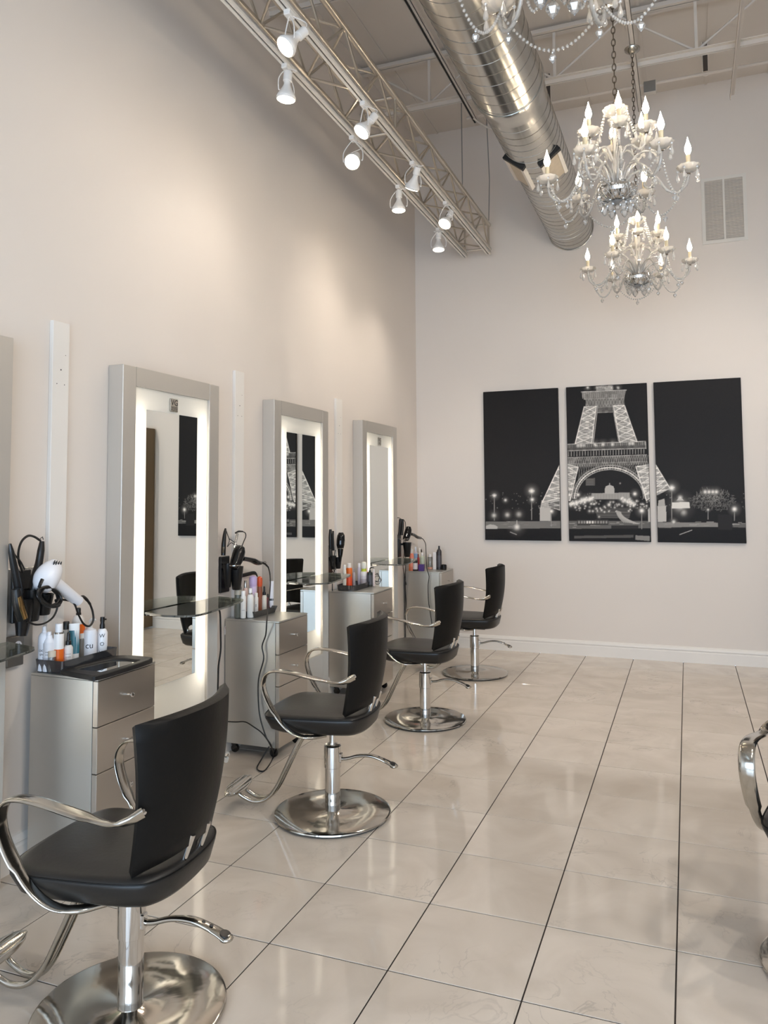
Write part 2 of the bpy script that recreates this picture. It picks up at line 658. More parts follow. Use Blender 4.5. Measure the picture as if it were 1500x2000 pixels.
def joist(y, label):
    t = thing('bar_joist', label, 'joist', (0, y, 0), group='open web joists under the deck')
    zt, zb = 6.12, 5.67
    for nm, z, dz in (('top_chord', zt, 0.06), ('bottom_chord', zb, -0.045)):
        m = MB()
        for s in (-1, 1):
            a = (-0.035, 0.008) if s < 0 else (-0.008, 0.035)
            m.box((0, 0.03 * s - 0.022, min(z, z + dz / 6)), (ROOM_X, 0.03 * s + 0.022, max(z, z + dz / 6)))
            m.box((0, 0.012 * s - 0.004, min(z, z + dz)), (ROOM_X, 0.012 * s + 0.004, max(z, z + dz)))
        if nm == 'top_chord':
            m.box((0, -0.01, z - 0.002), (ROOM_X, 0.01, z + 0.012))
        m.build(nm, CP, t, 0)
    k = 0
    x = 0.12
    while x < ROOM_X - 1.3:
        MB().cyl((x, 0, zt), (x + 0.62, 0, zb), 0.012, 6).build('web_bar', CP, t)
        MB().cyl((x + 0.62, 0, zb), (x + 1.24, 0, zt), 0.012, 6).build('web_bar', CP, t)
        MB().box((x + 0.61, -0.012, zb), (x + 0.635, 0.012, zt)).build('web_post', CP, t, 0)
        x += 1.24
    return t


joist(-1.66, 'painted open web steel joist nearest the back wall, crossing above the duct')
for y, od in ((-3.52, 'second'), (-5.38, 'third'), (-7.24, 'fourth'), (-9.1, 'fifth'), (-10.9, 'sixth')):
    joist(y, od + ' painted open web steel joist from the back wall, overhead')

# thin bridging angle and channel rails that run front to back under the joists
m = MB()
m.box((3.53, -9.0, 5.615), (3.57, -0.83, 5.622)).box((3.53, -9.0, 5.57), (3.537, -0.83, 5.622))
tag(m.build('bridging_angle', CP, smooth=0), 'painted steel angle running back to the wall at the right of the ceiling', 'angle bar')
m = MB()
m.box((2.685, -9.0, 5.598), (2.725, -0.86, 5.602)).box((2.685, -9.0, 5.598), (2.689, -0.86, 5.63)).box((2.721, -9.0, 5.598), (2.725, -0.86, 5.63))
rail = thing('channel_rail', 'painted steel channel carrying the chandelier hooks under the joists', 'rail')
m.build('channel', CP, rail, 0)
rail2 = thing('channel_rail', 'painted steel channel above the lighting truss with dark slotted face', 'rail')
m = MB()
xa, za = 1.09, 5.60
m.box((xa, -9.0, za), (xa + 0.045, -1.25, za + 0.004)).box((xa, -9.0, za), (xa + 0.004, -1.25, za + 0.04)).box((xa + 0.041, -9.0, za), (xa + 0.045, -1.25, za + 0.04))
m.build('channel', CP, rail2, 0)
MB().box((xa + 0.004, -9.0, za - 0.003), (xa + 0.020, -1.25, za)).build('slot', M['black_slot'], rail2, 0)
MB().tube(catmull([(xa + 0.02, -1.35, za), (xa + 0.08, -1.25, za - 0.03), (1.30, -1.15, za - 0.06), (1.58, -1.1, za - 0.03)], 6), 0.010, 6).build('flexible_conduit', CP, rail2)

# conduit along the back wall with hangers and junction box
tag(MB().cyl((0.9, -0.83, 5.88), (ROOM_X, -0.83, 5.88), 0.017, 8).build('conduit_pipe', CP), 'thin painted conduit pipe running across under the ceiling by the back wall', 'pipe')
for k, (x, lab) in enumerate(((1.79, 'slotted steel hanger holding the conduit just right of the duct'), (3.32, 'slotted steel hanger holding the conduit above the wall vent'), (5.2, 'slotted steel hanger holding the conduit far right'))):
    h = thing('pipe_hanger', lab, 'hanger', (x, -0.83, 5.86), group='conduit hangers')
    MB().box((-0.03, -0.016, 0.03), (-0.022, 0.016, ROOM_Z - 5.86)).box((0.022, -0.016, 0.03), (0.03, 0.016, ROOM_Z - 5.86)).build('strap', CP, h, 0)
    MB().box((-0.022, 0.004, 0.05), (0.022, 0.008, ROOM_Z - 5.86)).build('slotted_web', M['hanger_grey'], h, 0)
    MB().tube([(-0.028, 0, 0.05), (-0.024, 0, 0.005), (0, 0, -0.004), (0.024, 0, 0.005), (0.028, 0, 0.05)], 0.006, 6).build('clamp', CP, h)
jb = thing('junction_box', 'small square grey junction box on the conduit above the far chandelier', 'box', (2.80, -0.83, 5.81))
MB().box((-0.06, -0.035, -0.03), (0.06, 0.035, 0.09), 0.004).build('box', M['ceiling_paint'], jb)
MB().box((-0.055, -0.04, -0.025), (0.055, -0.035, 0.085)).build('cover', mat('galvanized', (150, 150, 148), 0.4, 0.6), jb, 0)

# ------------------------------------------------------------------ wall vent
v = thing('wall_vent', 'white louvered return air vent high on the back wall', 'vent', (3.488, 0, 4.788))
hw, hh = 0.222, 0.36
m = MB()
m.box((-hw, -0.014, -hh), (-hw + 0.035, 0, hh)).box((hw - 0.035, -0.014, -hh), (hw, 0, hh))
m.box((-hw + 0.035, -0.014, hh - 0.035), (hw - 0.035, 0, hh)).box((-hw + 0.035, -0.014, -hh), (hw - 0.035, 0, -hh + 0.035))
m.build('frame', M['white_metal'], v, 0)
MB().box((-0.01, -0.014, -hh + 0.035), (0.01, 0, hh - 0.035)).build('divider', M['white_metal'], v, 0)
MB().box((-hw + 0.03, -0.002, -hh + 0.03), (hw - 0.03, 0.0, hh - 0.03)).build('backing', mat('vent_dark', (196, 186, 176), 0.8), v, 0)
m = MB()
n = 38
for k in range(n):
    z = -hh + 0.04 + (2 * hh - 0.08) * (k + 0.5) / n
    for s in ((-hw + 0.035, -0.01), (0.01, hw - 0.035)):
        m.add([(s[0], -0.012, z - 0.005), (s[1], -0.012, z - 0.005), (s[1], -0.002, z + 0.003), (s[0], -0.002, z + 0.003), (s[0], -0.012, z - 0.0035), (s[1], -0.012, z - 0.0035), (s[1], -0.002, z + 0.0045), (s[0], -0.002, z + 0.0045)], [(3, 2, 1, 0), (4, 5, 6, 7), (0, 1, 5, 4), (2, 3, 7, 6)])
tag(m.build('slats', M['white_metal'], v, 0), kind='stuff')

# ------------------------------------------------------------------ spiral duct
DX, DZ = 1.880, 4.795
d = thing('spiral_duct', 'large round galvanized spiral air duct running to the back wall', 'duct', (DX, 0, DZ))
RA, RB, YR = 0.268, 0.246, -3.2      # wide run, narrow run, reducer


def ring(r, y, n=48):
    return [(r * math.cos(2 * PI * j / n), y, r * math.sin(2 * PI * j / n)) for j in range(n)]


MB().rings([ring(RA, ROOM_Y), ring(RA, YR - 0.12)], False, False).build('wide_run', M['duct_metal'], d, 60)
MB().rings([ring(RA - 0.002, YR - 0.161), ring(RA + 0.006, YR - 0.16), ring(RA + 0.007, YR - 0.12), ring(RB + 0.008, YR), ring(RB + 0.006, YR + 0.08)], False, False).build('reducer', M['duct_metal'], d, 20)
MB().rings([ring(RB, YR + 0.02), ring(RB, 0.0)], False, False).build('narrow_run', M['duct_metal'], d, 60)
MB().rings([ring(RB + 0.002, -0.01), ring(RB + 0.010, -0.006), ring(RB + 0.010, -0.001)], False, False).build('wall_collar', M['duct_metal'], d, 20)


def helix(r, y0, y1, pitch):
    pts = []
    k = int((y1 - y0) / pitch * 32)
    for i in range(k + 1):
        t = i / 32
        a = 2 * PI * t
        pts.append((r * math.cos(a), y0 + t * pitch, r * math.sin(a)))
    return pts


MB().tube(helix(RA, -7.0, YR - 0.17, 0.135), 0.0032, 4, flat=1).build('spiral_seam', M['duct_seam'], d)
MB().tube(helix(RB, YR + 0.09, -0.01, 0.115), 0.0032, 4).build('spiral_seam', M['duct_seam'], d)
# two framed registers let into the underside, each with a black foam strip
for ang, y0, y1, lab in ((-128, -2.36, -1.93, 'register toward the mirrors'), (-52, -2.36, -1.93, 'register toward the chandeliers')):
    a0 = math.radians(ang)
    ex = np.array([-math.sin(a0), 0, math.cos(a0)])
    er = np.array([math.cos(a0), 0, math.sin(a0)])

    def P3(u, y, h):
        p = er * (RB + h) + ex * u
        return (p[0], y, p[2])

    def slab(u0, u1, ya, yb, h0, h1):
        vs = [P3(u, y, h) for h in (h0, h1) for u, y in ((u0, ya), (u1, ya), (u1, yb), (u0, yb))]
        return MB().add(vs, [(3, 2, 1, 0), (4, 5, 6, 7), (0, 1, 5, 4), (1, 2, 6, 5), (2, 3, 7, 6), (3, 0, 4, 7)])
    w = 0.088
    reg = slab(-w, w, y0, y1, -0.035, 0.004).build('register', M['pale_wood'], d, 0)
    for s in (-1, 1):
        slab(s * w - 0.016, s * w + 0.016, y0 - 0.01, y1 + 0.01, -0.04, 0.014).build('register_rail', M['white_metal'], reg, 0)
    slab(-w - 0.02, w + 0.02, y0 - 0.045, y0 - 0.004, -0.045, 0.016).build('foam_strip', M['black_matte'], reg, 0)

# ------------------------------------------------------------------ lighting truss
TX0, TX1, TZ0, TZ1 = 0.715, 0.995, 4.585, 4.865
TY0, TY1 = -9.6, -0.27
tr = thing('lighting_truss', 'long silver box truss hung above the mirrors carrying the track lamps', 'truss')
for nm, x, z in (('bottom_chord', TX0, TZ0), ('bottom_chord', TX1, TZ0), ('top_chord', TX0, TZ1), ('top_chord', TX1, TZ1)):
    MB().cyl((x, TY0, z), (x, TY1, z), 0.0245, 12).build(nm, M['truss_metal'], tr)
PITCH_T = 0.305


def brace_mesh(a, b, r=0.0095):
    return MB().cyl((0, 0, 0), tuple(np.array(b) - np.array(a)), r, 7).mesh('brace', M['truss_metal'])


faces = {'near': ((TX1, TZ0), (TX1, TZ1)), 'wall': ((TX0, TZ0), (TX0, TZ1)), 'under': ((TX0, TZ0), (TX1, TZ0)), 'over': ((TX0, TZ1), (TX1, TZ1))}
for k, ((xa_, za_), (xb_, zb_)) in faces.items():
    ma = brace_mesh((xa_, 0, za_), (xb_, PITCH_T, zb_))
    mb_ = brace_mesh((xb_, 0, zb_), (xa_, PITCH_T, za_))
    y, i = TY1 - PITCH_T - 0.03, 0
    off = {'near': 0, 'wall': 1, 'under': 1, 'over': 0}[k]
    while y > TY0:
        if (i + off) % 2:
            put('brace', ma, tr, (xa_, y, za_))
        else:
            put('brace', mb_, tr, (xb_, y, zb_))
        y -= PITCH_T
        i += 1
for ye in (TY1 - 0.03, TY1 - 3.05):
    for a, b in (((TX0, TZ0), (TX1, TZ0)), ((TX0, TZ1), (TX1, TZ1)), ((TX0, TZ0), (TX0, TZ1)), ((TX1, TZ0), (TX1, TZ1))):
        MB().cyl((a[0], ye, a[1]), (b[0], ye, b[1]), 0.012, 8).build('end_bar', M['truss_metal'], tr)
track_objs = []
for n, (x, lab) in enumerate(((TX0 - 0.012, 'white lighting track under the wall-side chord of the truss'), (TX1 - 0.012, 'white lighting track under the room-side chord of the truss'))):
    t = thing('lighting_track', lab, 'track', (x, 0, 0))
    track_objs.append(t)
    MB().box((-0.024, TY0, 4.525), (-0.006, TY1 + 0.03, 4.56)).box((0.006, TY0, 4.525), (0.024, TY1 + 0.03, 4.56)).box((-0.024, TY0, 4.545), (0.024, TY1 + 0.03, 4.561)).build('channel', M['white_metal'], t, 0)
    MB().box((-0.006, TY0, 4.535), (0.006, TY1 + 0.03, 4.545)).build('slot', M['black_slot'], t, 0)
for n, (x, y, zt, lab) in enumerate(((TX0, -0.95, 5.6, 'thin steel cable holding the far end of the truss on the wall side'), (TX1 + 0.02, -0.33, 5.75, 'thin steel cable holding the far end of the truss on the room side'), (TX1, -6.2, 6.2, 'thin steel cable holding the near end of the truss'))):
    top = (1.06, -1.28, 5.6) if n == 0 else ((1.15, -1.05, 5.56) if n == 1 else (x, y, 6.2))
    if n == 0:
        pts = [at(902, 196, 'Z', 5.6), at(901, 320, 'Y', at(902, 196, 'Z', 5.6)[1])]
        p0 = pts[0]
        p0 = at(901, 196, 'X', TX1)
        pts = [tuple(p0), (TX1, p0[1], TZ1)]
    elif n == 1:
        p0 = at(950, 228, 'Y', -0.6)
        pts = [(p0[0], -0.6, p0[2]), (p0[0] - 0.0, -0.5, 5.3), (TX1 + 0.02, -0.36, TZ1 + 0.02)]
    else:
        pts = [(x, y, zt), (x, y, TZ1)]
    tag(MB().tube(pts, 0.006, 6).build('hanger_cable', M['galvanized']), lab, 'cable', 'truss hanger cables')


def lamp(x, y, d, label, watts=None):
    """Track lamp: adapter, wire yoke, socket and reflector bulb aimed along d."""
    t = thing('track_lamp', label, 'lamp', (x - 0.012, y, 4.525), group='track lamps on the truss')
    MB().box((-0.02, -0.035, -0.028), (0.02, 0.035, 0.006), 0.004).build('adapter', M['lamp_white'], t)
    d = Vector(d).normalized()
    side = d.cross(Vector((0, 0, 1)))
    side = side.normalized() if side.length > 0.05 else Vector((1, 0.15, 0)).normalized()
    piv = Vector((0, 0, -0.185))
    # yoke wires from the adapter round to both sides of the bulb
    for s in (-1, 1):
        pts = catmull([(0, 0, -0.026), tuple(side * 0.03 * s + Vector((0, 0, -0.05))), tuple(side * 0.074 * s + Vector((0, 0, -0.115))), tuple(piv + side * 0.076 * s), tuple(piv + side * 0.064 * s)], 5)
        MB().tube(pts, 0.0035, 6).build('yoke_wire', M['lamp_white'], t)
    o = piv - d * 0.145
    MB().lathe([(0.022, 0), (0.029, 0.004), (0.029, 0.062), (0.026, 0.066)], 16, o, d).build('socket', M['lamp_white'], t)
    b = MB().lathe([(0.022, 0.066), (0.0215, 0.082), (0.026, 0.098), (0.040, 0.125), (0.056, 0.150), (0.0625, 0.166), (0.0625, 0.176), (0.059, 0.182)], 24, o, d).build('bulb', M['lamp_white'], t)
    MB().lathe([(0.058, 0.1815), (0.050, 0.187), (0.03, 0.191), (0.002, 0.1925)], 24, o, d).build('bulb_face', M['lamp_face'], b)
    loop = catmull([(0.012, 0, -0.02), tuple(o * 0.45 + Vector((0.05, 0.03, -0.01))), tuple(o + side * 0.05 + Vector((0, 0, 0.02))), tuple(o)], 6)
    MB().tube(loop, 0.003, 6).build('lead_wire', M['lamp_white'], t)
    ld = bpy.data.lights.new('lamp_beam', 'SPOT')
    ld.energy = SPOT_W if watts is None else watts
    ld.color = (1.0, 0.89, 0.77) if watts is None or watts < 75 else (1.0, 0.93, 0.85)
    ld.spot_size = math.radians(114)
    ld.spot_blend = 0.85
    ld.shadow_soft_size = 0.055
    lo = bpy.data.objects.new('lamp_beam', ld)
    COL.objects.link(lo)
    lo.parent = t
    lo.location = o + d * 0.205
    lo.rotation_euler = d.to_track_quat('-Z', 'Y').to_euler()
    return t


LW, LR = TX0, TX1
lamp(LW, -4.526, (-0.1, 0.02, -1), 'track lamp hanging straight down, nearest on the wall-side track', SPOT_W * 0.38)
lamp(LW, -3.469, (0.12, -0.75, -0.62), 'track lamp with round glowing face, second on the wall-side track', SPOT_W * 0.5)
lamp(LW, -2.462, (-0.03, 0.0, -1), 'track lamp hanging straight down, third on the wall-side track', SPOT_W * 0.6)
lamp(LW, -1.283, (0.02, -0.08, -1), 'track lamp hanging straight down, last one at the far end', SPOT_W * 1.35)
lamp(LR, -5.003, (-0.44, -0.52, -0.74), 'nearest and largest track lamp, tilted toward the wall with glowing face', SPOT_W * 0.12)
lamp(LR, -3.911, (-0.42, -0.42, -0.80), 'second track lamp on the room-side track, tilted toward the wall', SPOT_W * 0.2)
lamp(LR, -2.873, (-0.42, 0.35, -0.80), 'third track lamp on the room-side track, turned away to the back', SPOT_W * 0.4)
lamp(LR, -1.941, (-0.22, -0.55, -0.80), 'last track lamp on the room-side track, glowing face toward the viewer', SPOT_W * 0.4)

# second truss and lamps added out of view to brighten back wall and floor
tr2 = copy_tree(tr)
TRX = 3.75
tr2.location.x = TRX
tr2['label'] = 'unseen second box truss added at the right to carry fill lamps, outside the picture'
for o_, lb_ in ((track_objs[0], 'white lighting track on the added unseen truss, left chord'), (track_objs[1], 'white lighting track on the added unseen truss, right chord')):
    t2 = copy_tree(o_)
    t2.location.x += TRX
    t2['label'] = lb_
for k_, (x_, y_, d_) in enumerate(((LW, -8.0, (-0.75, 0.25, -0.8)), (LR, -6.6, (-0.4, 0.3, -0.9)), (LW, -5.2, (-0.75, 0.2, -0.8)), (LR, -3.8, (-0.35, 0.6, -0.8)), (LW, -2.6, (-0.6, 0.55, -0.8)), (LR, -1.9, (-0.3, 0.4, -1)))):
    lamp(x_ + TRX, y_, d_, '%s fill lamp from the back on the added truss, outside the picture' % ('sixth', 'fifth', 'fourth', 'third', 'second', 'first')[k_], FILL_SPOT_W * (1.0, 0.9, 1.15, 0.95, 0.7, 0.35)[k_])

# ------------------------------------------------------------------ chandeliers
CRY = M['crystal']


def bead_strand(mb, pts, r=0.0065, step=0.021):
    P = [Vector(p) for p in pts]
    acc = 0.0
    for a, b in zip(P[:-1], P[1:]):
        seg = (b - a).length
        while acc < seg:
            mb.ball(a + (b - a) * (acc / seg), r, 6, 4)
            acc += step
        acc -= seg
    return mb


def swag(a, b, sag, k=14):
    a, b = Vector(a), Vector(b)
    out = []
    for i in range(k + 1):
        t = i / k
        p = a.lerp(b, t)
        p.z -= sag * 4 * t * (1 - t)
        out.append(p)
    return out


def drop_mesh(name, s):
    """Faceted kite shaped crystal with a bead above it."""
    return MB().lathe([(0.001, 0), (0.55 * s, -0.42 * s), (0.62 * s, -0.75 * s), (0.34 * s, -1.25 * s), (0.001, -1.6 * s)], 6, (0, 0, -0.35 * s)).ball((0, 0, -0.13 * s), 0.2 * s, 6, 4).mesh(name, M['crystal_drop'], 10)


drop_s = drop_mesh('pendant', 0.024)
drop_l = drop_mesh('pendant', 0.042)
tear = MB().lathe([(0.001, 0), (0.005, -0.016), (0.0115, -0.040), (0.011, -0.050), (0.001, -0.060)], 8, (0, 0, -0.018)).ball((0, 0, -0.009), 0.0078, 6, 4).mesh('pendant', CRY, 25)
cup_me = MB().lathe([(0.008, -0.012), (0.012, -0.004), (0.034, 0.001), (0.054, 0.014), (0.064, 0.032), (0.061, 0.034), (0.050, 0.018), (0.030, 0.006), (0.010, 0.004)], 36, lobes=12, lobe=0.10).mesh('candle_cup', CRY, 60)
sleeve_me = MB().lathe([(0.0125, 0.004), (0.0125, 0.100), (0.010, 0.103)], 12).mesh('candle_sleeve', M['candle_sleeve'])
bulb_me = MB().lathe([(a_, b_ + 0.018) for a_, b_ in [(0.007, 0.084), (0.010, 0.088), (0.0185, 0.108), (0.0198, 0.119), (0.0155, 0.141), (0.0075, 0.164), (0.0022, 0.186), (0.0005, 0.194)]], 12).mesh('bulb', M['bulb'])
nut_me = MB().lathe([(0.006, -0.02), (0.011, -0.016), (0.011, -0.010), (0.006, -0.006)], 10).mesh('nut', M['chain_metal'])


def arm_mesh(pts, r=0.0085):
    cp = catmull(pts, 6)
    mb = MB().tube(cp, r, 8)
    # twisted rope groove
    for s in range(2):
        hp = []
        for i, p in enumerate(cp):
            a = i * 1.1 + PI * s
            t = Vector(cp[min(i + 1, len(cp) - 1)]) - Vector(cp[max(i - 1, 0)])
            u = Vector((0, 1, 0))
            w = t.normalized().cross(u)
            hp.append(Vector(p) + (u * math.cos(a) + w * math.sin(a)) * r * 0.8)
        mb.tube(hp, r * 0.42, 5)
    return mb.mesh('arm', CRY, 60)


low_arm = arm_mesh([(0.03, 0, 0.10), (0.09, 0, 0.175), (0.17, 0, 0.195), (0.235, 0, 0.135), (0.285, 0, 0.065), (0.345, 0, 0.045), (0.395, 0, 0.085), (0.412, 0, 0.155)])
high_arm = arm_mesh([(0.02, 0, 0.26), (0.06, 0, 0.335), (0.105, 0, 0.335), (0.14, 0, 0.30), (0.175, 0, 0.315), (0.19, 0, 0.385)], 0.007)
scroll = arm_mesh([(0.05, 0, 0.14), (0.10, 0, 0.24), (0.17, 0, 0.275), (0.235, 0, 0.245), (0.262, 0, 0.18), (0.235, 0, 0.13), (0.20, 0, 0.14), (0.20, 0, 0.165)], 0.0075)
CH_ROT = [math.radians(-10 + 60 * k) for k in range(6)]


def make_chandelier(label):
    t = thing('chandelier', label, 'chandelier', group='crystal chandeliers in a row')
    MB().lathe([(0.018, 0.09), (0.022, 0.11), (0.014, 0.14), (0.026, 0.17), (0.030, 0.21), (0.018, 0.24), (0.030, 0.262), (0.020, 0.29), (0.017, 0.36), (0.026, 0.41), (0.018, 0.45), (0.015, 0.53), (0.022, 0.555), (0.008, 0.60)], 16).build('column', CRY, t, 60)
    bowl = MB().lathe([(0.004, 0.0), (0.04, 0.006), (0.085, 0.026), (0.113, 0.055), (0.118, 0.075), (0.112, 0.095), (0.085, 0.108), (0.03, 0.114)], 24).build('bowl', M['chrome'], t, 15)
    m = MB()
    for k in range(12):                      # cut criss-cross lines on the bowl
        a = 2 * PI * k / 12
        for s in (-1, 1):
            pts = []
            for i in range(7):
                f = i / 6
                r = 0.035 + (0.119 - 0.035) * math.sin(f * PI / 2)
                pts.append((r * math.cos(a + s * f * 0.5), r * math.sin(a + s * f * 0.5), 0.004 + 0.07 * f * f))
            m.tube(pts, 0.0018, 4)
    m.build('cut_pattern', CRY, bowl)
    MB().lathe([(0.005, -0.035), (0.014, -0.03), (0.016, -0.018), (0.008, -0.006), (0.05, 0.0), (0.055, 0.008), (0.03, 0.012)], 20, lobes=10, lobe=0.12).build('finial', CRY, t, 60)
    MB().lathe([(0.012, 0.535), (0.035, 0.545), (0.062, 0.565), (0.072, 0.588), (0.066, 0.592), (0.052, 0.572), (0.02, 0.555)], 36, lobes=12, lobe=0.1).build('crown_dish', CRY, t, 60)
    m = MB()
    for k in range(14):                      # upright crystal leaves round the column
        a = 2 * PI * k / 14
        for r, z0, z1 in ((0.05, 0.115, 0.225),):
            c, s = math.cos(a), math.sin(a)
            m.tube([(r * .5 * c, r * .5 * s, z0), (r * c, r * s, (z0 + z1) / 2), (r * 1.7 * c, r * 1.7 * s, z1)], [0.006, 0.012, 0.002], 6, flat=0.35)
    m.build('crystal_leaves', CRY, t, 60)
    for k in range(6):
        a = CH_ROT[k]
        arm = put('arm', low_arm, t, rot=(0, 0, -a))
        for nm, me in (('candle_cup', cup_me), ('candle_sleeve', sleeve_me), ('bulb', bulb_me), ('nut', nut_me)):
            put(nm, me, arm, (0.412, 0, 0.165))
        for q in range(5):
            b = 2 * PI * (q + 0.3) / 5
            put('pendant', tear, arm, (0.412 + 0.062 * math.cos(b), 0.062 * math.sin(b), 0.182))
        put('pendant', drop_s, arm, (0.345, 0, 0.035))
        sc = put('scroll', scroll, t, rot=(0, 0, -a + PI / 6))
        put('pendant', tear, sc, (0.235, 0, 0.125))
        put('pendant', drop_s, sc, (0.262, 0, 0.175))
        a2 = a + PI / 6
        arm2 = put('upper_arm', high_arm, t, rot=(0, 0, -a2))
        for nm, me in (('candle_cup', cup_me), ('candle_sleeve', sleeve_me), ('bulb', bulb_me), ('nut', nut_me)):
            put(nm, me, arm2, (0.19, 0, 0.395))
        for q in range(4):
            b = 2 * PI * (q + 0.5) / 4
            put('pendant', tear, arm2, (0.19 + 0.062 * math.cos(b), 0.062 * math.sin(b), 0.412))
        # bead swags between neighbouring cups and down from the crown
        an = CH_ROT[(k + 1) % 6]
        A = (0.40 * math.cos(-a), 0.40 * math.sin(-a), 0.15)
        B = (0.40 * math.cos(-an), 0.40 * math.sin(-an), 0.15)
        m = MB()
        bead_strand(m, swag(A, B, 0.17), 0.0072, 0.0185)
        m.build('bead_chain', CRY, t, 60)
        put('pendant', drop_s, t, ((A[0] + B[0]) / 2, (A[1] + B[1]) / 2, -0.025))
        Cc = (0.07 * math.cos(-a2), 0.07 * math.sin(-a2), 0.575)
        Dd = (0.15 * math.cos(-a2), 0.15 * math.sin(-a2), 0.33)
        m = MB()
        bead_strand(m, swag(Cc, Dd, 0.03), 0.0085, 0.020)
        m.build('bead_chain', CRY, t, 60)
        Ee = (0.23 * math.cos(-a), 0.23 * math.sin(-a), 0.145)
        m = MB()
        bead_strand(m, swag((0.115 * math.cos(-a), 0.115 * math.sin(-a), 0.09), Ee, 0.10), 0.0065, 0.017)
        m.build('bead_chain', CRY, t, 60)
        b = a + 0.2
        put('pendant', drop_l, t, (0.075 * math.cos(b), 0.075 * math.sin(b), 0.015))
        put('pendant', drop_s, t, (0.115 * math.cos(b + .5), 0.115 * math.sin(b + .5), 0.055))
    # chain to the ceiling rail, one oval link after another
    m = MB()
    z, i = 0.60, 0
    top = 5.60 - CH_Z
    while z < top - 0.03:
        pts = []
        for j in range(10):
            q = 2 * PI * j / 10
            u, w = 0.011 * math.cos(q), 0.024 * math.sin(q)
            pts.append((u, 0, z + 0.022 + w) if i % 2 == 0 else (0, u, z + 0.022 + w))
        m.tube(pts, 0.0032, 5, closed=True)
        z += 0.039
        i += 1
    m.build('chain', M['chain_metal'], t)
    MB().lathe([(0.012, top - 0.055), (0.03, top - 0.045), (0.062, top - 0.02), (0.066, top - 0.004), (0.06, top)], 24).build('canopy', M['chrome_dull'], t, 40)
    return t


CH_Z = 3.51
ch = make_chandelier('middle and most fully seen crystal chandelier, lit, in front of the duct end')
ch.location = (2.69, -4.02, CH_Z)
ch2 = copy_tree(ch)
ch2.location = (2.70, -2.03, CH_Z)
ch2['label'] = 'farthest and smallest looking crystal chandelier, hanging lowest in the picture'
ch2.rotation_euler = (0, 0, math.radians(-5))
ch3 = copy_tree(ch)
ch3.location = (2.68, -6.15, CH_Z)
ch3['label'] = 'nearest crystal chandelier, cut off by the top edge of the picture'
ch3.rotation_euler = (0, 0, math.radians(5))

# ------------------------------------------------------------------ mirrors with lit frosted borders
MW, MD, MH = 0.948, 0.103, 2.507
IN0, IN1, IZ0, IZ1 = 0.112, 0.836, 0.43, 2.398      # opening in the frame
GL0, GL1, GZ0, GZ1 = 0.224, 0.726, 0.648, 2.272     # mirror plate


def make_mirror(y, label, badge=True, shelf_label=None):
    t = thing('salon_mirror', label, 'mirror', (0, y, 0), group='lit salon mirrors along the left wall')
    fm = M['frame_metal']
    MB().box((0.0, 0, 0), (MD, IN0, MH), 0.003).build('frame_stile', fm, t, 0)
    MB().box((0.0, IN1, 0), (MD, MW, MH), 0.003).build('frame_stile', fm, t, 0)
    MB().box((0.0, IN0, IZ1), (MD, IN1, MH), 0.0).build('frame_rail', fm, t, 0)
    MB().box((0.0, IN0, 0), (MD, IN1, IZ0), 0.0).build('frame_rail', fm, t, 0)
    MB().box((0.002, IN0, IZ0), (0.006, IN1, IZ1)).build('back_panel', M['box_white'], t, 0)
    pane = MB().box((0.083, IN0, IZ0), (0.0845, IN1, IZ1)).build('frosted_pane', M['frosted_glass'], t, 0)
    MB().box((0.0848, GL0, GZ0), (0.0856, GL1, GZ1)).build('mirror_glass', M['mirror'], t, 0)
    MB().box((0.079, GL0 + 0.002, GZ0 + 0.002), (0.0829, GL1 - 0.002, GZ1 - 0.002)).build('mirror_backing', M['black_matte'], t, 0)
    for yc in ((IN0 + GL0) / 2, (IN1 + GL1) / 2):
        MB().cyl((0.045, yc, 0.60), (0.045, yc, 2.27), 0.016, 12).build('light_tube', M['tube_light'], t)
    if badge:
        yb, zb = 0.475, 2.325
        bd = MB().box((0.0848, yb - 0.038, zb - 0.04), (0.094, yb + 0.038, zb + 0.04), 0.003).build('badge', M['chrome_dull'], t, 0)
        m = MB()
        vs, fs = text_mesh('VG', 0.052)
        m.add([(0.0945, yb + q[0], zb + 0.016 + q[1]) for q in vs], fs)
        for k in range(4):
            m.box((0.0940, yb - 0.030, zb - 0.012 - 0.007 * k), (0.0946, yb + 0.030, zb - 0.009 - 0.007 * k))
        m.build('badge_lettering', M['print_black'], bd, 0)
    return t


ml = ['lit salon mirror nearest the viewer, mostly cut off by the left edge', 'large lit salon mirror behind the nearest styling chair, badge at its top', 'lit salon mirror reflecting the tower canvases, behind the second chair', 'lit salon mirror nearest the back corner, badge at its top']
MY = (-7.006, -5.307, -3.616, -1.905)
for k in range(4):
    make_mirror(MY[k], ml[k], badge=(k != 2))

sl = ['cloudy glass shelf on the leftmost mirror, corner at the left edge', 'bowed glass shelf on the largest mirror above the nearest chair', 'bowed glass shelf on the mirror that shows the tower', 'bowed glass shelf on the mirror nearest the back corner']
out = [(0.105, 0.21), (0.28, 0.152), (0.395, 0.172), (0.447, 0.235), (0.447, 0.33), (0.432, 0.45), (0.397, 0.68), (0.345, 0.875), (0.25, 0.915), (0.105, 0.955)]
for k in range(4):
    t = thing('glass_shelf', sl[k], 'shelf', (0.0, MY[k] + 0.0, 1.095), group='glass shelves on the mirrors')
    o = [out[0]] + catmull(out[1:-1], 4) + [out[-1]]
    MB().prism([(p[0], p[1]) for p in o], -0.006, 0.006, 0.0015).build('glass', M['shelf_glass'], t, 20)
    for yb in (0.30, 0.62):
        MB().box((0.0865, yb - 0.05, -0.022), (0.16, yb + 0.05, -0.0065), 0.003).build('bracket', M['chrome'], t, 0)

# ------------------------------------------------------------------ styling chairs (local front is -X)


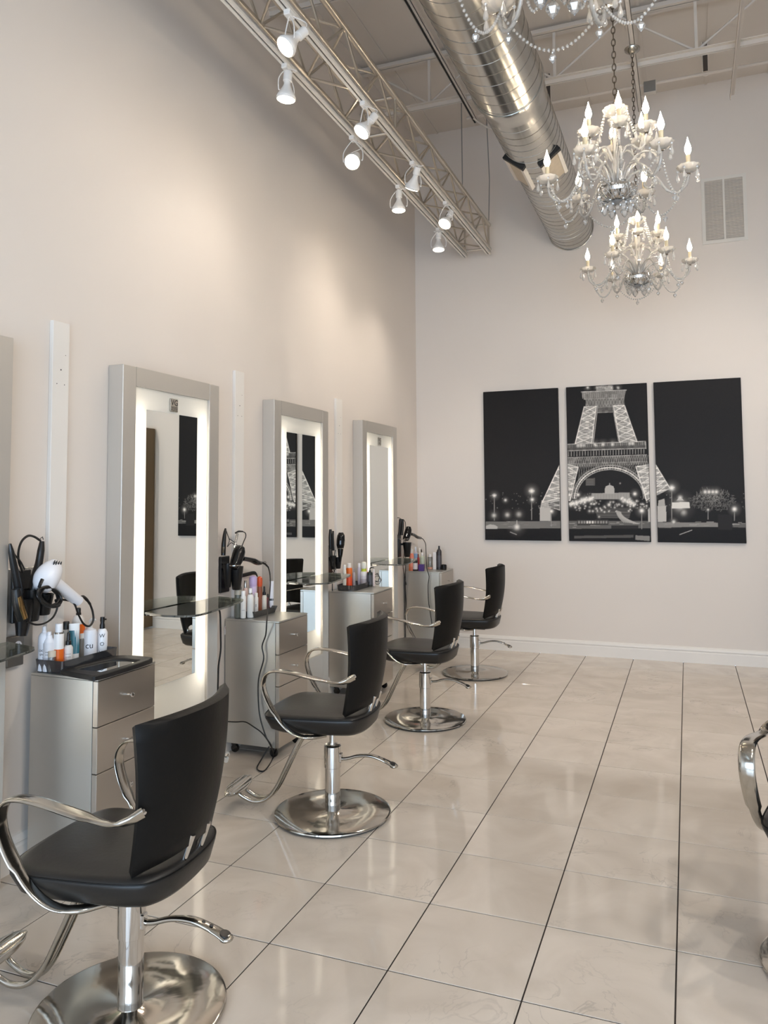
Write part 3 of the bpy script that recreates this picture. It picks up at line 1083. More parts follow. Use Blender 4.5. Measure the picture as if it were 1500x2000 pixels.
def seat_outline(s, k=5):
    half = [(-0.335, 0.0), (-0.328, 0.13), (-0.305, 0.225), (-0.255, 0.265), (-0.13, 0.268), (0.04, 0.255), (0.15, 0.235), (0.205, 0.205), (0.242, 0.12), (0.252, 0.0)]
    pts = half + [(x, -y) for x, y in half[-2:0:-1]]
    c = catmull([(x, y, 0) for x, y in pts], k, closed=True)
    return [(p[0] * s[0] + s[2], p[1] * s[1]) for p in c]


def make_chair_parts(t):
    vin, vb, chm = M['vinyl'], M['vinyl_back'], M['chrome']
    # seat: slanted boat sides, crowned cushion
    lv = [((0.70, 0.66, 0.02), 0.472), ((0.84, 0.82, 0.01), 0.474), ((0.93, 0.92, 0.004), 0.492), ((1.0, 1.0, 0), 0.548), ((0.995, 0.995, 0), 0.560), ((0.965, 0.96, 0), 0.5715), ((0.90, 0.89, 0), 0.577), ((0.6, 0.6, 0), 0.584), ((0.25, 0.25, 0), 0.586)]
    MB().rings([[(x, y, z) for x, y in seat_outline(s)] for s, z in lv]).build('seat', vin, t, 50)
    seam = [(x, y, 0.5615) for x, y in seat_outline((0.999, 0.999, 0))]
    MB().tube(seam, 0.0026, 5, closed=True).build('seam', vb, t)
    # backrest: curved shell, wider at the top, leaning back
    NU, NV = 16, 10

    def bpnt(u, v, side):
        hw = 0.212 + 0.058 * v
        th = 0.024 * (1 - 0.25 * abs(u) ** 6)
        x = 0.238 + 0.045 * v + 0.018 * math.sin(v * PI) - 0.085 * u * u + side * th
        z0 = 0.625 - 0.035 * abs(u) ** 1.5
        z1 = 1.055 + 0.012 * (1 - u * u)
        return (x, u * hw, z0 + (z1 - z0) * v)
    vs, fs = [], []
    us = [-1 + 2 * i / NU for i in range(NU + 1)]
    vv = [j / NV for j in range(NV + 1)]
    loop_r = []
    grid = {}
    for sd in (-1, 1):
        for i, u in enumerate(us):
            for j, v in enumerate(vv):
                grid[sd, i, j] = len(vs)
                vs.append(bpnt(u, v, sd))
    for sd in (-1, 1):
        for i in range(NU):
            for j in range(NV):
                q = (grid[sd, i, j], grid[sd, i + 1, j], grid[sd, i + 1, j + 1], grid[sd, i, j + 1])
                fs.append(q if sd > 0 else q[::-1])
    border = [(i, 0) for i in range(NU)] + [(NU, j) for j in range(NV)] + [(i, NV) for i in range(NU, 0, -1)] + [(0, j) for j in range(NV, 0, -1)]
    cen = {}
    for (i, j) in border:
        u, v = us[i], vv[j]
        p = np.array(bpnt(u, v, 0))
        e = 0.012
        p[1] += e * (1 if i == NU else (-1 if i == 0 else 0))
        p[2] += e * (1 if j == NV else (-1 if j == 0 else 0))
        cen[i, j] = len(vs)
        vs.append(tuple(p))
    for a, b in zip(border, border[1:] + border[:1]):
        for sd in (-1, 1):
            fs.append((grid[sd, a[0], a[1]], grid[sd, b[0], b[1]], cen[b], cen[a]))
    MB().add(vs, fs).build('backrest', vb, t, 60)
    for s in (-1, 1):
        MB().cyl((0.225, 0.05 * s, 0.555), (0.262, 0.05 * s, 0.655), 0.012, 12).build('back_post', chm, t)
    # flat chrome arm loops, twisting toward the back
    for s in (-1, 1):
        path = [(0.218, 0.262, 0.800), (0.184, 0.292, 0.782), (0.130, 0.303, 0.772), (0.015, 0.307, 0.790), (-0.11, 0.308, 0.812), (-0.20, 0.308, 0.818), (-0.252, 0.307, 0.802), (-0.277, 0.305, 0.762), (-0.274, 0.302, 0.705), (-0.238, 0.296, 0.625), (-0.172, 0.286, 0.535), (-0.105, 0.268, 0.482), (-0.035, 0.235, 0.465), (0.02, 0.17, 0.462)]
        pts = catmull([(x, y * s, z) for x, y, z in path], 5)
        n = len(pts)
        hw_, ht_, wd = [], [], []
        for i in range(n):
            f = i / (n - 1)
            hw_.append(0.028 if 0.2 < f < 0.72 else 0.020)
            ht_.append(0.0065 if 0.12 < f < 0.9 else 0.009)
            k = min(1.0, f / 0.22)
            wd.append((0.0, (0.35 + 0.65 * k) * s, 0.65 * (1 - k)))
        MB().sweep(pts, hw_, ht_, wd).build('armrest', M['chrome_dull'], t, 50)
        MB().cyl((0.220, 0.258 * s, 0.800), (0.220, 0.268 * s, 0.806), 0.008, 10).build('arm_bolt', chm, t)
    # seat plate, piston, pump column, base
    MB().box((-0.13, -0.10, 0.452), (0.13, 0.10, 0.474), 0.004).build('seat_plate', M['black_plastic'], t, 0)
    MB().cyl((0, 0, 0.36), (0, 0, 0.455), 0.017, 16).build('piston', chm, t)
    col = MB().lathe([(0.042, 0.016), (0.0425, 0.255), (0.047, 0.258), (0.0475, 0.372), (0.040, 0.380), (0.018, 0.381)], 32).build('pump_column', chm, t, 30)
    MB().lathe([(0.300, 0.0), (0.306, 0.003), (0.306, 0.008), (0.28, 0.009)], 64).build('rubber_ring', M['rubber'], t, 30)
    MB().lathe([(0.29, 0.008), (0.318, 0.009), (0.323, 0.013), (0.321, 0.019), (0.312, 0.0225), (0.20, 0.0250), (0.05, 0.0265), (0.0475, 0.0285), (0.03, 0.0285)], 72).build('base_disc', M['base_steel'], t, 40)
    # foot pump lever with an oval pad
    lp = catmull([(0.040, 0.006, 0.300), (0.085, 0.010, 0.306), (0.15, 0.016, 0.324), (0.225, 0.022, 0.326), (0.30, 0.03, 0.302), (0.345, 0.034, 0.280)], 5)
    n = len(lp)
    lever = MB().sweep(lp, [0.011 + 0.013 * (i / (n - 1)) ** 1.5 for i in range(n)], [0.008 - 0.001 * i / n for i in range(n)], [(0, 1, 0)] * n).ball((0.345, 0.034, 0.279), 0.024, 14, 8, 0.5).build('pump_lever', M['chrome_dull'], t, 50)
    MB().lathe([(0.001, 0.0), (0.021, 0.0), (0.019, 0.003), (0.001, 0.004)], 16, (0.340, 0.034, 0.291), (0.35, 0, 1)).build('lever_pad', M['black_plastic'], lever, 40)
    for q, (x, z) in enumerate(((0.262, 0.3235), (0.292, 0.3155))):
        MB().lathe([(0.001, 0.0), (0.007, 0.0), (0.006, 0.002), (0.001, 0.002)], 10, (x, 0.028, z), (0.3, 0, 1)).build('lever_hole', M['black_plastic'], lever, 40)
    MB().box((0.036, -0.014, 0.285), (0.056, 0.014, 0.335), 0.003).build('lever_hinge', chm, t, 0)
    # footrest: two bent tubes and a ribbed oval pedal
    for s in (-1, 1):
        tp = catmull([(-0.13, 0.024 * s, 0.462), (-0.20, 0.024 * s, 0.372), (-0.275, 0.024 * s, 0.225), (-0.335, 0.024 * s, 0.112), (-0.395, 0.028 * s, 0.05), (-0.465, 0.034 * s, 0.035), (-0.535, 0.038 * s, 0.06), (-0.565, 0.04 * s, 0.085)], 5)
        MB().tube(tp, 0.0115, 10).build('footrest_tube', M['chrome_dull'], t, 60)
    ax = Vector((0, 1, 0))
    nrm = Vector((0.5, 0, 0.87)).normalized()
    wid = ax.cross(nrm)
    rs = []
    for i in range(13):
        f = -1 + 2 * i / 12
        w = math.sqrt(max(0.02, 1 - f * f))
        c = Vector((-0.575, 0, 0.10)) + ax * (0.158 * f)
        rs.append([c + wid * (0.043 * w * math.cos(2 * PI * j / 16)) + nrm * (0.013 * (0.4 + 0.6 * w) * math.sin(2 * PI * j / 16)) for j in range(16)])
    ped = MB().rings(rs).build('pedal', M['chrome_dull'], t, 60)
    for q in (-0.026, -0.009, 0.009, 0.026):
        ln = 0.135 * math.sqrt(1 - (q / 0.045) ** 2)
        c = Vector((-0.575, 0, 0.10)) + wid * q + nrm * 0.0125
        MB().tube([c - ax * ln, c, c + ax * ln], [0.002, 0.005, 0.002], 6).build('pedal_rib', M['chrome'], ped)


chair = thing('styling_chair', 'black styling chair in the left foreground, nearest the viewer', 'chair', group='black styling chairs')
make_chair_parts(chair)
UP = ('seat', 'seam', 'backrest', 'back_post', 'armrest', 'arm_bolt', 'seat_plate')
specs = [
    (1.208, -6.525, 4.5, -0.012, None),
    (1.148, -4.792, 5, 0.018, 'black styling chair in front of the mirror that shows the tower, second from the viewer'),
    (1.063, -2.919, -2, 0.012, 'black styling chair third from the viewer, in front of the far mirror'),
    (1.021, -1.243, 1, 0.0, 'black styling chair farthest back, by the baseboard below the canvases'),
    (3.56, -5.46, 78, 0.02, 'black styling chair cut off by the right edge, only a chrome arm showing'),
]
base_children = None
for i, (x, y, rz, dz, lab) in enumerate(specs):
    c = chair if i == 0 else copy_tree(chair)
    c.location = (x, y, 0)
    c.rotation_euler = (0, 0, math.radians(rz))
    if lab:
        c['label'] = lab
    specs[i] = (c, dz)
for c, dz in specs:
    for k in bpy.data.objects:
        if k.parent == c and k.name.split('.')[0] in UP:
            k.location.z += dz
        if k.parent == c and c is specs[4][0] and k.name.split('.')[0] in ('pump_lever', 'lever_hinge'):
            k.rotation_euler = (0, 0, math.radians(-100))

# ------------------------------------------------------------------ trolleys
TZ = 0.917


def trolley(x0, x1, y0, y1, label):
    t = thing('drawer_trolley', label, 'cabinet', (x0, y0, 0), group='silver drawer trolleys between the mirrors')
    w, dp = y1 - y0, x1 - x0
    MB().box((0, 0, 0.075), (dp - 0.03, w, TZ - 0.012), 0.001).build('body', M['brushed_metal'], t, 0)
    MB().box((0, 0, TZ - 0.011), (dp, w, TZ), 0.001).build('top', M['brushed_metal'], t, 0)
    zs = [(TZ - 0.014, TZ - 0.222), (TZ - 0.226, TZ - 0.434), (TZ - 0.438, 0.078)]
    for a, b in zs:
        dr = MB().box((dp - 0.028, 0.001, b), (dp, w - 0.001, a), 0.0015).build('drawer', M['drawer_metal'], t, 0)
        zk = a - 0.104
        MB().lathe([(0.006, 0.0), (0.005, 0.014), (0.006, 0.020), (0.0125, 0.028), (0.0125, 0.031), (0.008, 0.033), (0.001, 0.0325)], 14, (dp, w / 2, zk), (1, 0, 0)).build('knob', M['chrome'], dr)
    for cx in (0.05, dp - 0.07):
        for cy in (0.05, w - 0.05):
            ca = MB().box((cx - 0.018, cy - 0.018, 0.052), (cx + 0.018, cy + 0.018, 0.075), 0.003).build('caster', M['black_plastic'], t, 0)
            MB().lathe([(0.012, -0.013), (0.026, -0.012), (0.029, -0.006), (0.029, 0.006), (0.026, 0.012), (0.012, 0.013)], 18, (cx + 0.004, cy, 0.029), (0, 1, 0)).build('wheel', M['black_gloss'], ca)
    return t


CABS = [(0.05, 0.455, -5.862, -5.45), (0.01, 0.435, -4.125, -3.71), (0.01, 0.448, -2.47, -2.02), (0.03, 0.46, -0.52, -0.07)]
cl = ['silver drawer trolley nearest the viewer, hand mirror lying on top', 'silver drawer trolley behind the second chair, long black cord hanging down it', 'silver drawer trolley with a rounded smoky tray, behind the third chair', 'silver drawer trolley in the back corner, black spray can on top']
for cb, lb in zip(CABS, cl):
    trolley(*cb, lb)

# ------------------------------------------------------------------ tower canvases: flat print drawn into a colour attribute
IW, IH = 1500, 964
SS = 0.6                                   # raster scale of the drawing
img = np.zeros((int(IH * SS), int(IW * SS)), np.float32)
YY, XX = np.mgrid[0:img.shape[0], 0:img.shape[1]].astype(np.float32)
XX = (XX + .5) / SS
YY = (YY + .5) / SS


def win_(x0, y0, x1, y1, pad):
    a, b = max(0, int((min(y0, y1) - pad) * SS)), min(img.shape[0], int((max(y0, y1) + pad) * SS) + 1)
    c, d_ = max(0, int((min(x0, x1) - pad) * SS)), min(img.shape[1], int((max(x0, x1) + pad) * SS) + 1)
    return slice(a, b), slice(c, d_)


def ln(x0, y0, x1, y1, w=2.0, b=0.5):
    s = win_(x0, y0, x1, y1, w + 3)
    X, Y = XX[s], YY[s]
    dx, dy = x1 - x0, y1 - y0
    t = np.clip(((X - x0) * dx + (Y - y0) * dy) / (dx * dx + dy * dy + 1e-6), 0, 1)
    dd = np.hypot(X - x0 - t * dx, Y - y0 - t * dy)
    img[s] = np.maximum(img[s], b * np.clip((w / 2 + 1.2 - dd) / 1.8, 0, 1))


def poly(pts, b, mode='max'):
    xs, ys = [p[0] for p in pts], [p[1] for p in pts]
    s = win_(min(xs), min(ys), max(xs), max(ys), 1)
    X, Y = XX[s], YY[s]
    ins = np.zeros(X.shape, bool)
    for (x0, y0), (x1, y1) in zip(pts, pts[1:] + pts[:1]):
        if y0 != y1:
            ins ^= ((y0 > Y) != (y1 > Y)) & (X < (x1 - x0) * (Y - y0) / (y1 - y0) + x0)
    img[s] = np.where(ins, np.maximum(img[s], b) if mode == 'max' else b, img[s])


def glow(x, y, r, b):
    s = win_(x, y, x, y, r * 4)
    d2 = (XX[s] - x) ** 2 + (YY[s] - y) ** 2
    img[s] = np.maximum(img[s], np.clip(b * np.exp(-d2 / (r * r)) + 0.13 * b * np.exp(-d2 / (8 * r * r)), 0, 1))


def leg(a0, a1, b0, b1, n, base, hi):
    """Lattice leg between edge a0-a1 and edge b0-b1."""
    poly([a0, b0, b1, a1], base)
    L = lambda p, q, t: (p[0] + (q[0] - p[0]) * t, p[1] + (q[1] - p[1]) * t)
    ln(*a0, *a1, 4, hi); ln(*b0, *b1, 4, hi)
    for i in range(n):
        p0, p1 = L(a0, a1, i / n), L(a0, a1, (i + 1) / n)
        q0, q1 = L(b0, b1, i / n), L(b0, b1, (i + 1) / n)
        ln(*p0, *q0, 3, hi * .9); ln(*p0, *q1, 3.4, hi); ln(*q0, *p1, 3.4, hi)
        m = ((p0[0] + q1[0]) / 2, (p0[1] + q1[1]) / 2)
        glow(m[0], m[1], 6, hi * .8)


# upper stage
poly([(577, 122), (812, 112), (800, 155), (592, 162)], 0.20)
for k in range(22):
    x = 582 + k * 10.3
    ln(x, 124 - k * .45, x + 3, 156 - k * .3, 2, 0.42)
ln(577, 122, 812, 112, 3, 0.6); ln(592, 160, 800, 153, 3, 0.4)
poly([(655, 92), (742, 88), (742, 112), (655, 116)], 0.35)
for x in (660, 690, 700, 735, 770, 610): glow(x, 100, 6, 0.6)
poly([(602, 160), (800, 152), (804, 195), (597, 202)], 0.16)
for k in range(13):
    x = 600 + k * 15.5
    ln(x, 162 - k * .5, x + 15, 200 - k * .5, 2, 0.36); ln(x + 15, 162 - k * .5, x, 200 - k * .5, 2, 0.36)
leg((592, 200), (545, 392), (655, 197), (630, 390), 6, 0.34, 0.86)
leg((745, 194), (778, 385), (802, 192), (868, 382), 6, 0.34, 0.86)
ln(662, 200, 640, 388, 3, 0.42); ln(740, 196, 772, 380, 3, 0.42); ln(652, 200, 636, 388, 2, .5)
poly([(660, 200), (745, 195), (745, 228), (660, 232)], 0.12)
ln(660, 230, 745, 227, 3, .3); ln(660, 203, 745, 199, 3, .3)
# first platform
poly([(505, 396), (912, 380), (915, 418), (507, 432)], 0.10)
ln(505, 396, 912, 380, 3, 0.5); ln(507, 430, 915, 416, 3, 0.5); ln(912, 380, 915, 418, 3, 0.6)
for k in range(40):
    x = 508 + k * 10.2
    ln(x, 397 - k * .4, x, 414 - k * .4, 2, 0.18 + 0.35 * RNG.random())
for x in (560, 575, 590, 830, 845, 650, 690, 740): glow(x, 405 - (x - 500) * .04, 9, 0.6)
for k in range(28):
    x = 510 + k * 14.6
    ln(x, 436 - k * .5, x, 458 - k * .5, 4, 0.26)
poly([(506, 466), (560, 463), (520, 520), (508, 522)], 0.2)
poly([(506, 464), (920, 450), (922, 500), (508, 520)], 0.09)
for k in range(34):
    x = 508 + k * 12.3
    y0_, y1_ = 466 - k * .42, 512 - k * .3
    ln(x, y0_, x + 12, y1_, 1.8, 0.34); ln(x + 12, y0_, x, y1_, 1.8, 0.34)
ln(506, 466, 918, 451, 3, .42); ln(508, 500, 920, 486, 2.5, .36)
# arch, spandrels and lower legs
for rx, ry, w, b in ((192, 172, 5, 0.35), (182, 160, 6, 0.72), (172, 150, 3, 0.45)):
    prev = None
    for k in range(41):
        a = PI * k / 40
        p = (727 - rx * math.cos(a) * 1.02, 678 - ry * math.sin(a))
        if prev: ln(*prev, *p, w, b)
        prev = p
for k in range(40):
    a = PI * k / 40
    ln(727 - 190 * math.cos(a), 678 - 172 * math.sin(a), 727 - 174 * math.cos(a), 678 - 152 * math.sin(a), 2, .5)
for k in range(26):
    x = 560 + k * 12.5
    yb_ = 678 - 172 * math.sqrt(max(0, 1 - ((x - 727) / 195) ** 2))
    ln(x, 505, x + 12, yb_, 1.6, .22); ln(x + 12, 505, x, yb_, 1.6, .22)
leg((470, 492), (372, 700), (560, 515), (518, 690), 6, 0.36, 0.88)
leg((862, 512), (918, 690), (962, 498), (1042, 628), 6, 0.36, 0.88)
ln(548, 520, 508, 690, 3, .6); ln(560, 520, 520, 670, 2, .4); ln(880, 520, 930, 680, 3, .6)
leg((372, 690), (365, 728), (465, 690), (466, 740), 2, 0.12, 0.5)
nz = RNG.random((60, 94)).astype(np.float32)
nz = np.kron(nz, np.ones((10, 10), np.float32))[:img.shape[0], :img.shape[1]]
fine = RNG.random(img.shape).astype(np.float32)
img *= (0.55 + 0.55 * nz + 0.45 * fine)
img = np.clip(img, 0, 1)
# plinths, domed building, carousel
poly([(360, 728), (416, 728), (416, 797), (360, 797)], 0.55)
poly([(975, 720), (1020, 718), (1022, 800), (976, 802)], 0.55)
poly([(926, 735), (942, 735), (942, 802), (926, 802)], 0.55)
poly([(368, 705), (402, 690), (410, 728), (366, 728)], 0.45); poly([(980, 690), (1012, 680), (1015, 718), (978, 720)], 0.45)
for p in ((355, 728, 420, 728), (358, 760, 418, 760), (972, 720, 1024, 718), (975, 752, 1022, 750)): ln(*p, 3, .3)
poly([(630, 652), (830, 648), (830, 682), (630, 684)], 0.36)
for k in range(26): ln(634 + 7.5 * k, 655, 634 + 7.5 * k, 682, 2, 0.55 if k % 2 else 0.2)
poly([(700, 628), (706, 615), (725, 608), (744, 615), (750, 628), (750, 655), (700, 655)], 0.5); ln(725, 600, 725, 612, 3, .5)
poly([(600, 575), (648, 572), (648, 612), (600, 612)], 0.10)
for k in range(4): ln(604, 580 + 9 * k, 640, 580 + 9 * k, 2, .22)
poly([(1052, 700), (1142, 698), (1145, 730), (1050, 732)], 0.78); poly([(1075, 690), (1093, 668), (1115, 690)], 0.6); glow(1094, 676, 10, .7); glow(1095, 715, 26, .5)
# glowing avenues, street, traffic trails
for k in range(60):
    f = k / 60
    glow(515 + 125 * f + RNG.normal() * 3, 712 - 36 * f + RNG.normal() * 4, 5 + 5 * RNG.random(), 0.55 + .4 * RNG.random())
    glow(858 - 70 * f + RNG.normal() * 3, 712 - 34 * f + RNG.normal() * 4, 4 + 5 * RNG.random(), 0.5 + .4 * RNG.random())
for k in range(9):
    prev = None
    for j in range(14):
        f = j / 13
        p = (760 + k * 3 + f * f * (40 + k * 7), 742 + f * 62 + k * 1.0)
        if prev: ln(*prev, *p, 2, .55)
        prev = p
for k in range(14):
    y = 728 + k * 4
    ln(640 + k * 2, y, 840 - k, y + 1, 2, 0.10 + 0.12 * RNG.random())
for k in range(80):
    x = 515 + 425 * RNG.random(); glow(x, 690 + 60 * RNG.random(), 2.5 + 3 * RNG.random(), 0.25 + .5 * RNG.random())
poly([(76, 800), (470, 797), (470, 835), (76, 838)], 0.20); poly([(505, 797), (942, 797), (942, 835), (505, 838)], 0.14); poly([(960, 803), (1300, 806), (1300, 828), (960, 830)], 0.26)
poly([(1370, 808), (1440, 810), (1440, 832), (1370, 830)], 0.14)
for k in range(60):
    x = 80 + 1340 * RNG.random(); y = 800 + 34 * RNG.random(); ln(x, y, x + 30 * RNG.random() + 8, y, 2, 0.2 + 0.3 * RNG.random())
poly([(555, 792), (718, 790), (718, 818), (555, 820)], 0.05, 'set'); 
for k in range(11): poly([(560 + k * 14.3, 797), (570 + k * 14.3, 797), (570 + k * 14.3, 810), (560 + k * 14.3, 810)], 0.75 if k in (3, 4, 5) else 0.3)
poly([(1292, 762), (1366, 765), (1366, 845), (1292, 842)], 0.02, 'set')
poly([(734, 820), (875, 820), (875, 836), (734, 836)], 0.03, 'set')
poly([(78, 822), (100, 815), (125, 818), (140, 828), (136, 838), (78, 838)], 0.55); poly([(540, 875), (850, 870), (850, 884), (540, 888)], 0.12); poly([(860, 872), (935, 876), (935, 902), (860, 895)], 0.3)
ln(205, 855, 238, 868, 3, .6); ln(1092, 868, 1155, 845, 3, .6); ln(240, 795, 240, 835, 3, .6); glow(240, 828, 14, .8); glow(1060, 802, 9, .7)
for x, y, r, b, h in ((122, 664, 8, .95, 130), (180, 688, 6, .8, 0), (317, 640, 11, 1, 150), (320, 685, 8, .9, 0), (420, 746, 9, .95, 80), (560, 660, 7, .9, 0), (857, 655, 8, .9, 0), (893, 743, 10, 1, 95), (912, 640, 6, .8, 0), (1050, 624, 12, 1, 165), (1378, 735, 10, 1, 60), (1240, 738, 5, .7, 50), (722, 712, 7, .8, 0), (190, 765, 10, .55, 0), (250, 762, 12, .4, 0), (1112, 752, 14, .4, 0), (120, 768, 10, .6, 0), (600, 690, 8, .8, 0), (780, 600, 3, .4, 0), (670, 775, 5, .5, 0), (620, 745, 6, .5, 0)):
    glow(x, y, r, b)
    if h: ln(x, y, x, y + h, 3, 0.32)
for p in ((112, 662, 132, 662), (303, 640, 331, 640), (1036, 622, 1064, 622)): ln(*p, 3, .9)
for k in range(520):
    a, q = RNG.random() * 2 * PI, RNG.random() ** .6
    x, y = 1262 + 118 * q * math.cos(a), 690 + 55 * q * math.sin(a)
    ln(x, y, x + RNG.normal() * 7, y + RNG.normal() * 7, 1.5, 0.10 + .35 * max(0, 1 - math.hypot(x - 1255, (y - 655) * 1.6) / 110) * RNG.random() + .1 * RNG.random())
for x in (1225, 1245, 1265, 1283): glow(x, 645, 9, 0.75)
for k in range(140):
    x = 70 + 1370 * RNG.random(); glow(x, 650 + 90 * RNG.random(), 1.6, 0.15 + .3 * RNG.random())
img = np.maximum(img, (0.006 + 0.004 * RNG.random(img.shape) + 0.006 * np.exp(-((YY - 640) / 260) ** 2)).astype(np.float32))
img[YY > 842] *= 0.8


def canvas_material():
    m = bpy.data.materials.new('canvas_print')
    m.use_nodes = True
    nt = m.node_tree
    b = nt.nodes['Principled BSDF']
    a = nt.nodes.new('ShaderNodeAttribute')
    a.attribute_name = 'print'
    nt.links.new(a.outputs['Color'], b.inputs['Base Color'])
    b.inputs['Roughness'].default_value = 0.55
    b.inputs['Specular IOR Level'].default_value = 0.2
    return m


cvm = canvas_material()
CZ0, CZ1, CTH = 1.252, 2.972, 0.036
cvl = ['left canvas of the tower triptych, mostly black night sky', 'middle canvas of the triptych showing the lit lattice tower and arch', 'right canvas of the tower triptych with a lit tree and kiosk']
for n, (x0, x1) in enumerate(((0.839, 1.705), (1.794, 2.658), (2.726, 3.589))):
    t = thing('canvas_print', cvl[n], 'picture', (x0, 0, CZ0), group='tower triptych on the back wall')
    w, h = x1 - x0, CZ1 - CZ0
    MB().box((0, -CTH, 0), (w, -0.004, h), 0.003).build('stretched_canvas', M['canvas_edge'], t, 0)
    st = 0.0045
    nx_, nz_ = int(w / st), int(h / st)
    gx = np.linspace(0.003, w - 0.003, nx_ + 1)
    gz = np.linspace(0.003, h - 0.003, nz_ + 1)
    GXm, GZm = np.meshgrid(gx, gz)
    P = np.stack([GXm + x0, np.full_like(GXm, -CTH), GZm + CZ0], -1) - CAM
    D = P @ CR
    px = CX + F_PX * D[..., 0] / D[..., 1]
    py = CY - F_PX * D[..., 2] / D[..., 1]
    u = np.clip((px - 920) * (1500 / 560) * SS - .5, 0, img.shape[1] - 1.01)
    vq = np.clip((py - 720) * (1500 / 560) * SS - .5, 0, img.shape[0] - 1.01)
    iu, iv = u.astype(int), vq.astype(int)
    fu, fv = u - iu, vq - iv
    val = (img[iv, iu] * (1 - fu) + img[iv, iu + 1] * fu) * (1 - fv) + (img[iv + 1, iu] * (1 - fu) + img[iv + 1, iu + 1] * fu) * fv
    vs = np.stack([GXm, np.full_like(GXm, -CTH - 0.0006), GZm], -1).reshape(-1, 3)
    idx = np.arange((nx_ + 1) * (nz_ + 1)).reshape(nz_ + 1, nx_ + 1)
    fs = np.stack([idx[:-1, :-1], idx[:-1, 1:], idx[1:, 1:], idx[1:, :-1]], -1).reshape(-1, 4)
    me = bpy.data.meshes.new('print')
    me.from_pydata(vs.tolist(), [], fs.tolist())
    att = me.color_attributes.new('print', 'FLOAT_COLOR', 'POINT')
    vl = val.reshape(-1)
    colr = np.ones((len(vl), 4), np.float32)
    colr[:, 0], colr[:, 1], colr[:, 2] = vl * 1.0 + .002, vl * 0.95 + .001, vl * 0.88 + .0015
    att.data.foreach_set('color', colr.ravel())
    me.materials.append(cvm)
    put('print', me, t)

# ------------------------------------------------------------------ things on and beside the trolleys
_cm = {}


def colmat(rgb, rough=0.35, metal=0.0):
    k = (tuple(rgb), rough, metal)
    if k not in _cm:
        _cm[k] = mat('paint_%d_%d_%d' % tuple(rgb), rgb, rough, metal)
    return _cm[k]


def wrap_text(mb, s, size, r, z, ang, vertical=False):
    """Lettering wrapped round an upright cylinder, centred at angle ang, height z."""
    vs, fs = text_mesh(s, size)
    if not len(vs):
        return
    out = []
    for x, y, _ in vs:
        a = ang + x / r
        out.append(((r + 0.0006) * math.cos(a), (r + 0.0006) * math.sin(a), z + y))
    mb.add(out, fs)


PROF = {
    'aerosol': ([(.90, 0), (1, .01), (1, .72), (.92, .79), (.62, .85), (.45, .865)], [(.40, .865), (.40, .90), (.34, .905), (.34, .985), (.22, 1.0)]),
    'can': ([(.92, 0), (1, .01), (1, .70), (.95, .72)], [(.86, .72), (.86, .76), (.70, .80), (.52, .84), (.5, .90), (.34, .91), (.34, .99), (.2, 1.0)]),
    'bottle': ([(.90, 0), (1, .02), (1, .68), (.85, .76), (.48, .80)], [(.50, .80), (.50, .99), (.44, 1.0)]),
    'tall': ([(.92, 0), (1, .015), (1, .78), (.80, .82)], [(.74, .82), (.74, .99), (.66, 1.0)]),
    'dome': ([(.92, 0), (1, .02), (.98, .40), (.86, .66), (.84, .72)], [(.84, .72), (.98, .78), (1.0, .90), (.86, .97), (.4, 1.0)]),
    'tube': ([(.95, 0), (.95, .12), (1, .14), (1.05, .98), (1.02, 1.0)], None),
    'jar': ([(.96, 0), (1, .02), (1, .72)], [(1.03, .72), (1.03, .98), (.97, 1.0)]),
    'box': (None, None),
    'pump': ([(.92, 0), (1, .015), (1, .66), (.88, .73), (.40, .77)], [(.42, .77), (.42, .84), (.16, .845), (.16, .93), (.22, .935)]),
    'spray': ([(.92, 0), (1, .015), (1, .62), (.72, .70), (.46, .72)], [(.48, .72), (.48, .80), (.36, .86), (.44, .92), (.40, 1.0)]),
    'dropper': ([(.92, 0), (1, .03), (1, .58), (.7, .64), (.45, .66)], [(.62, .66), (.62, .76), (.40, .78), (.34, .97), (.2, 1.0)]),
}


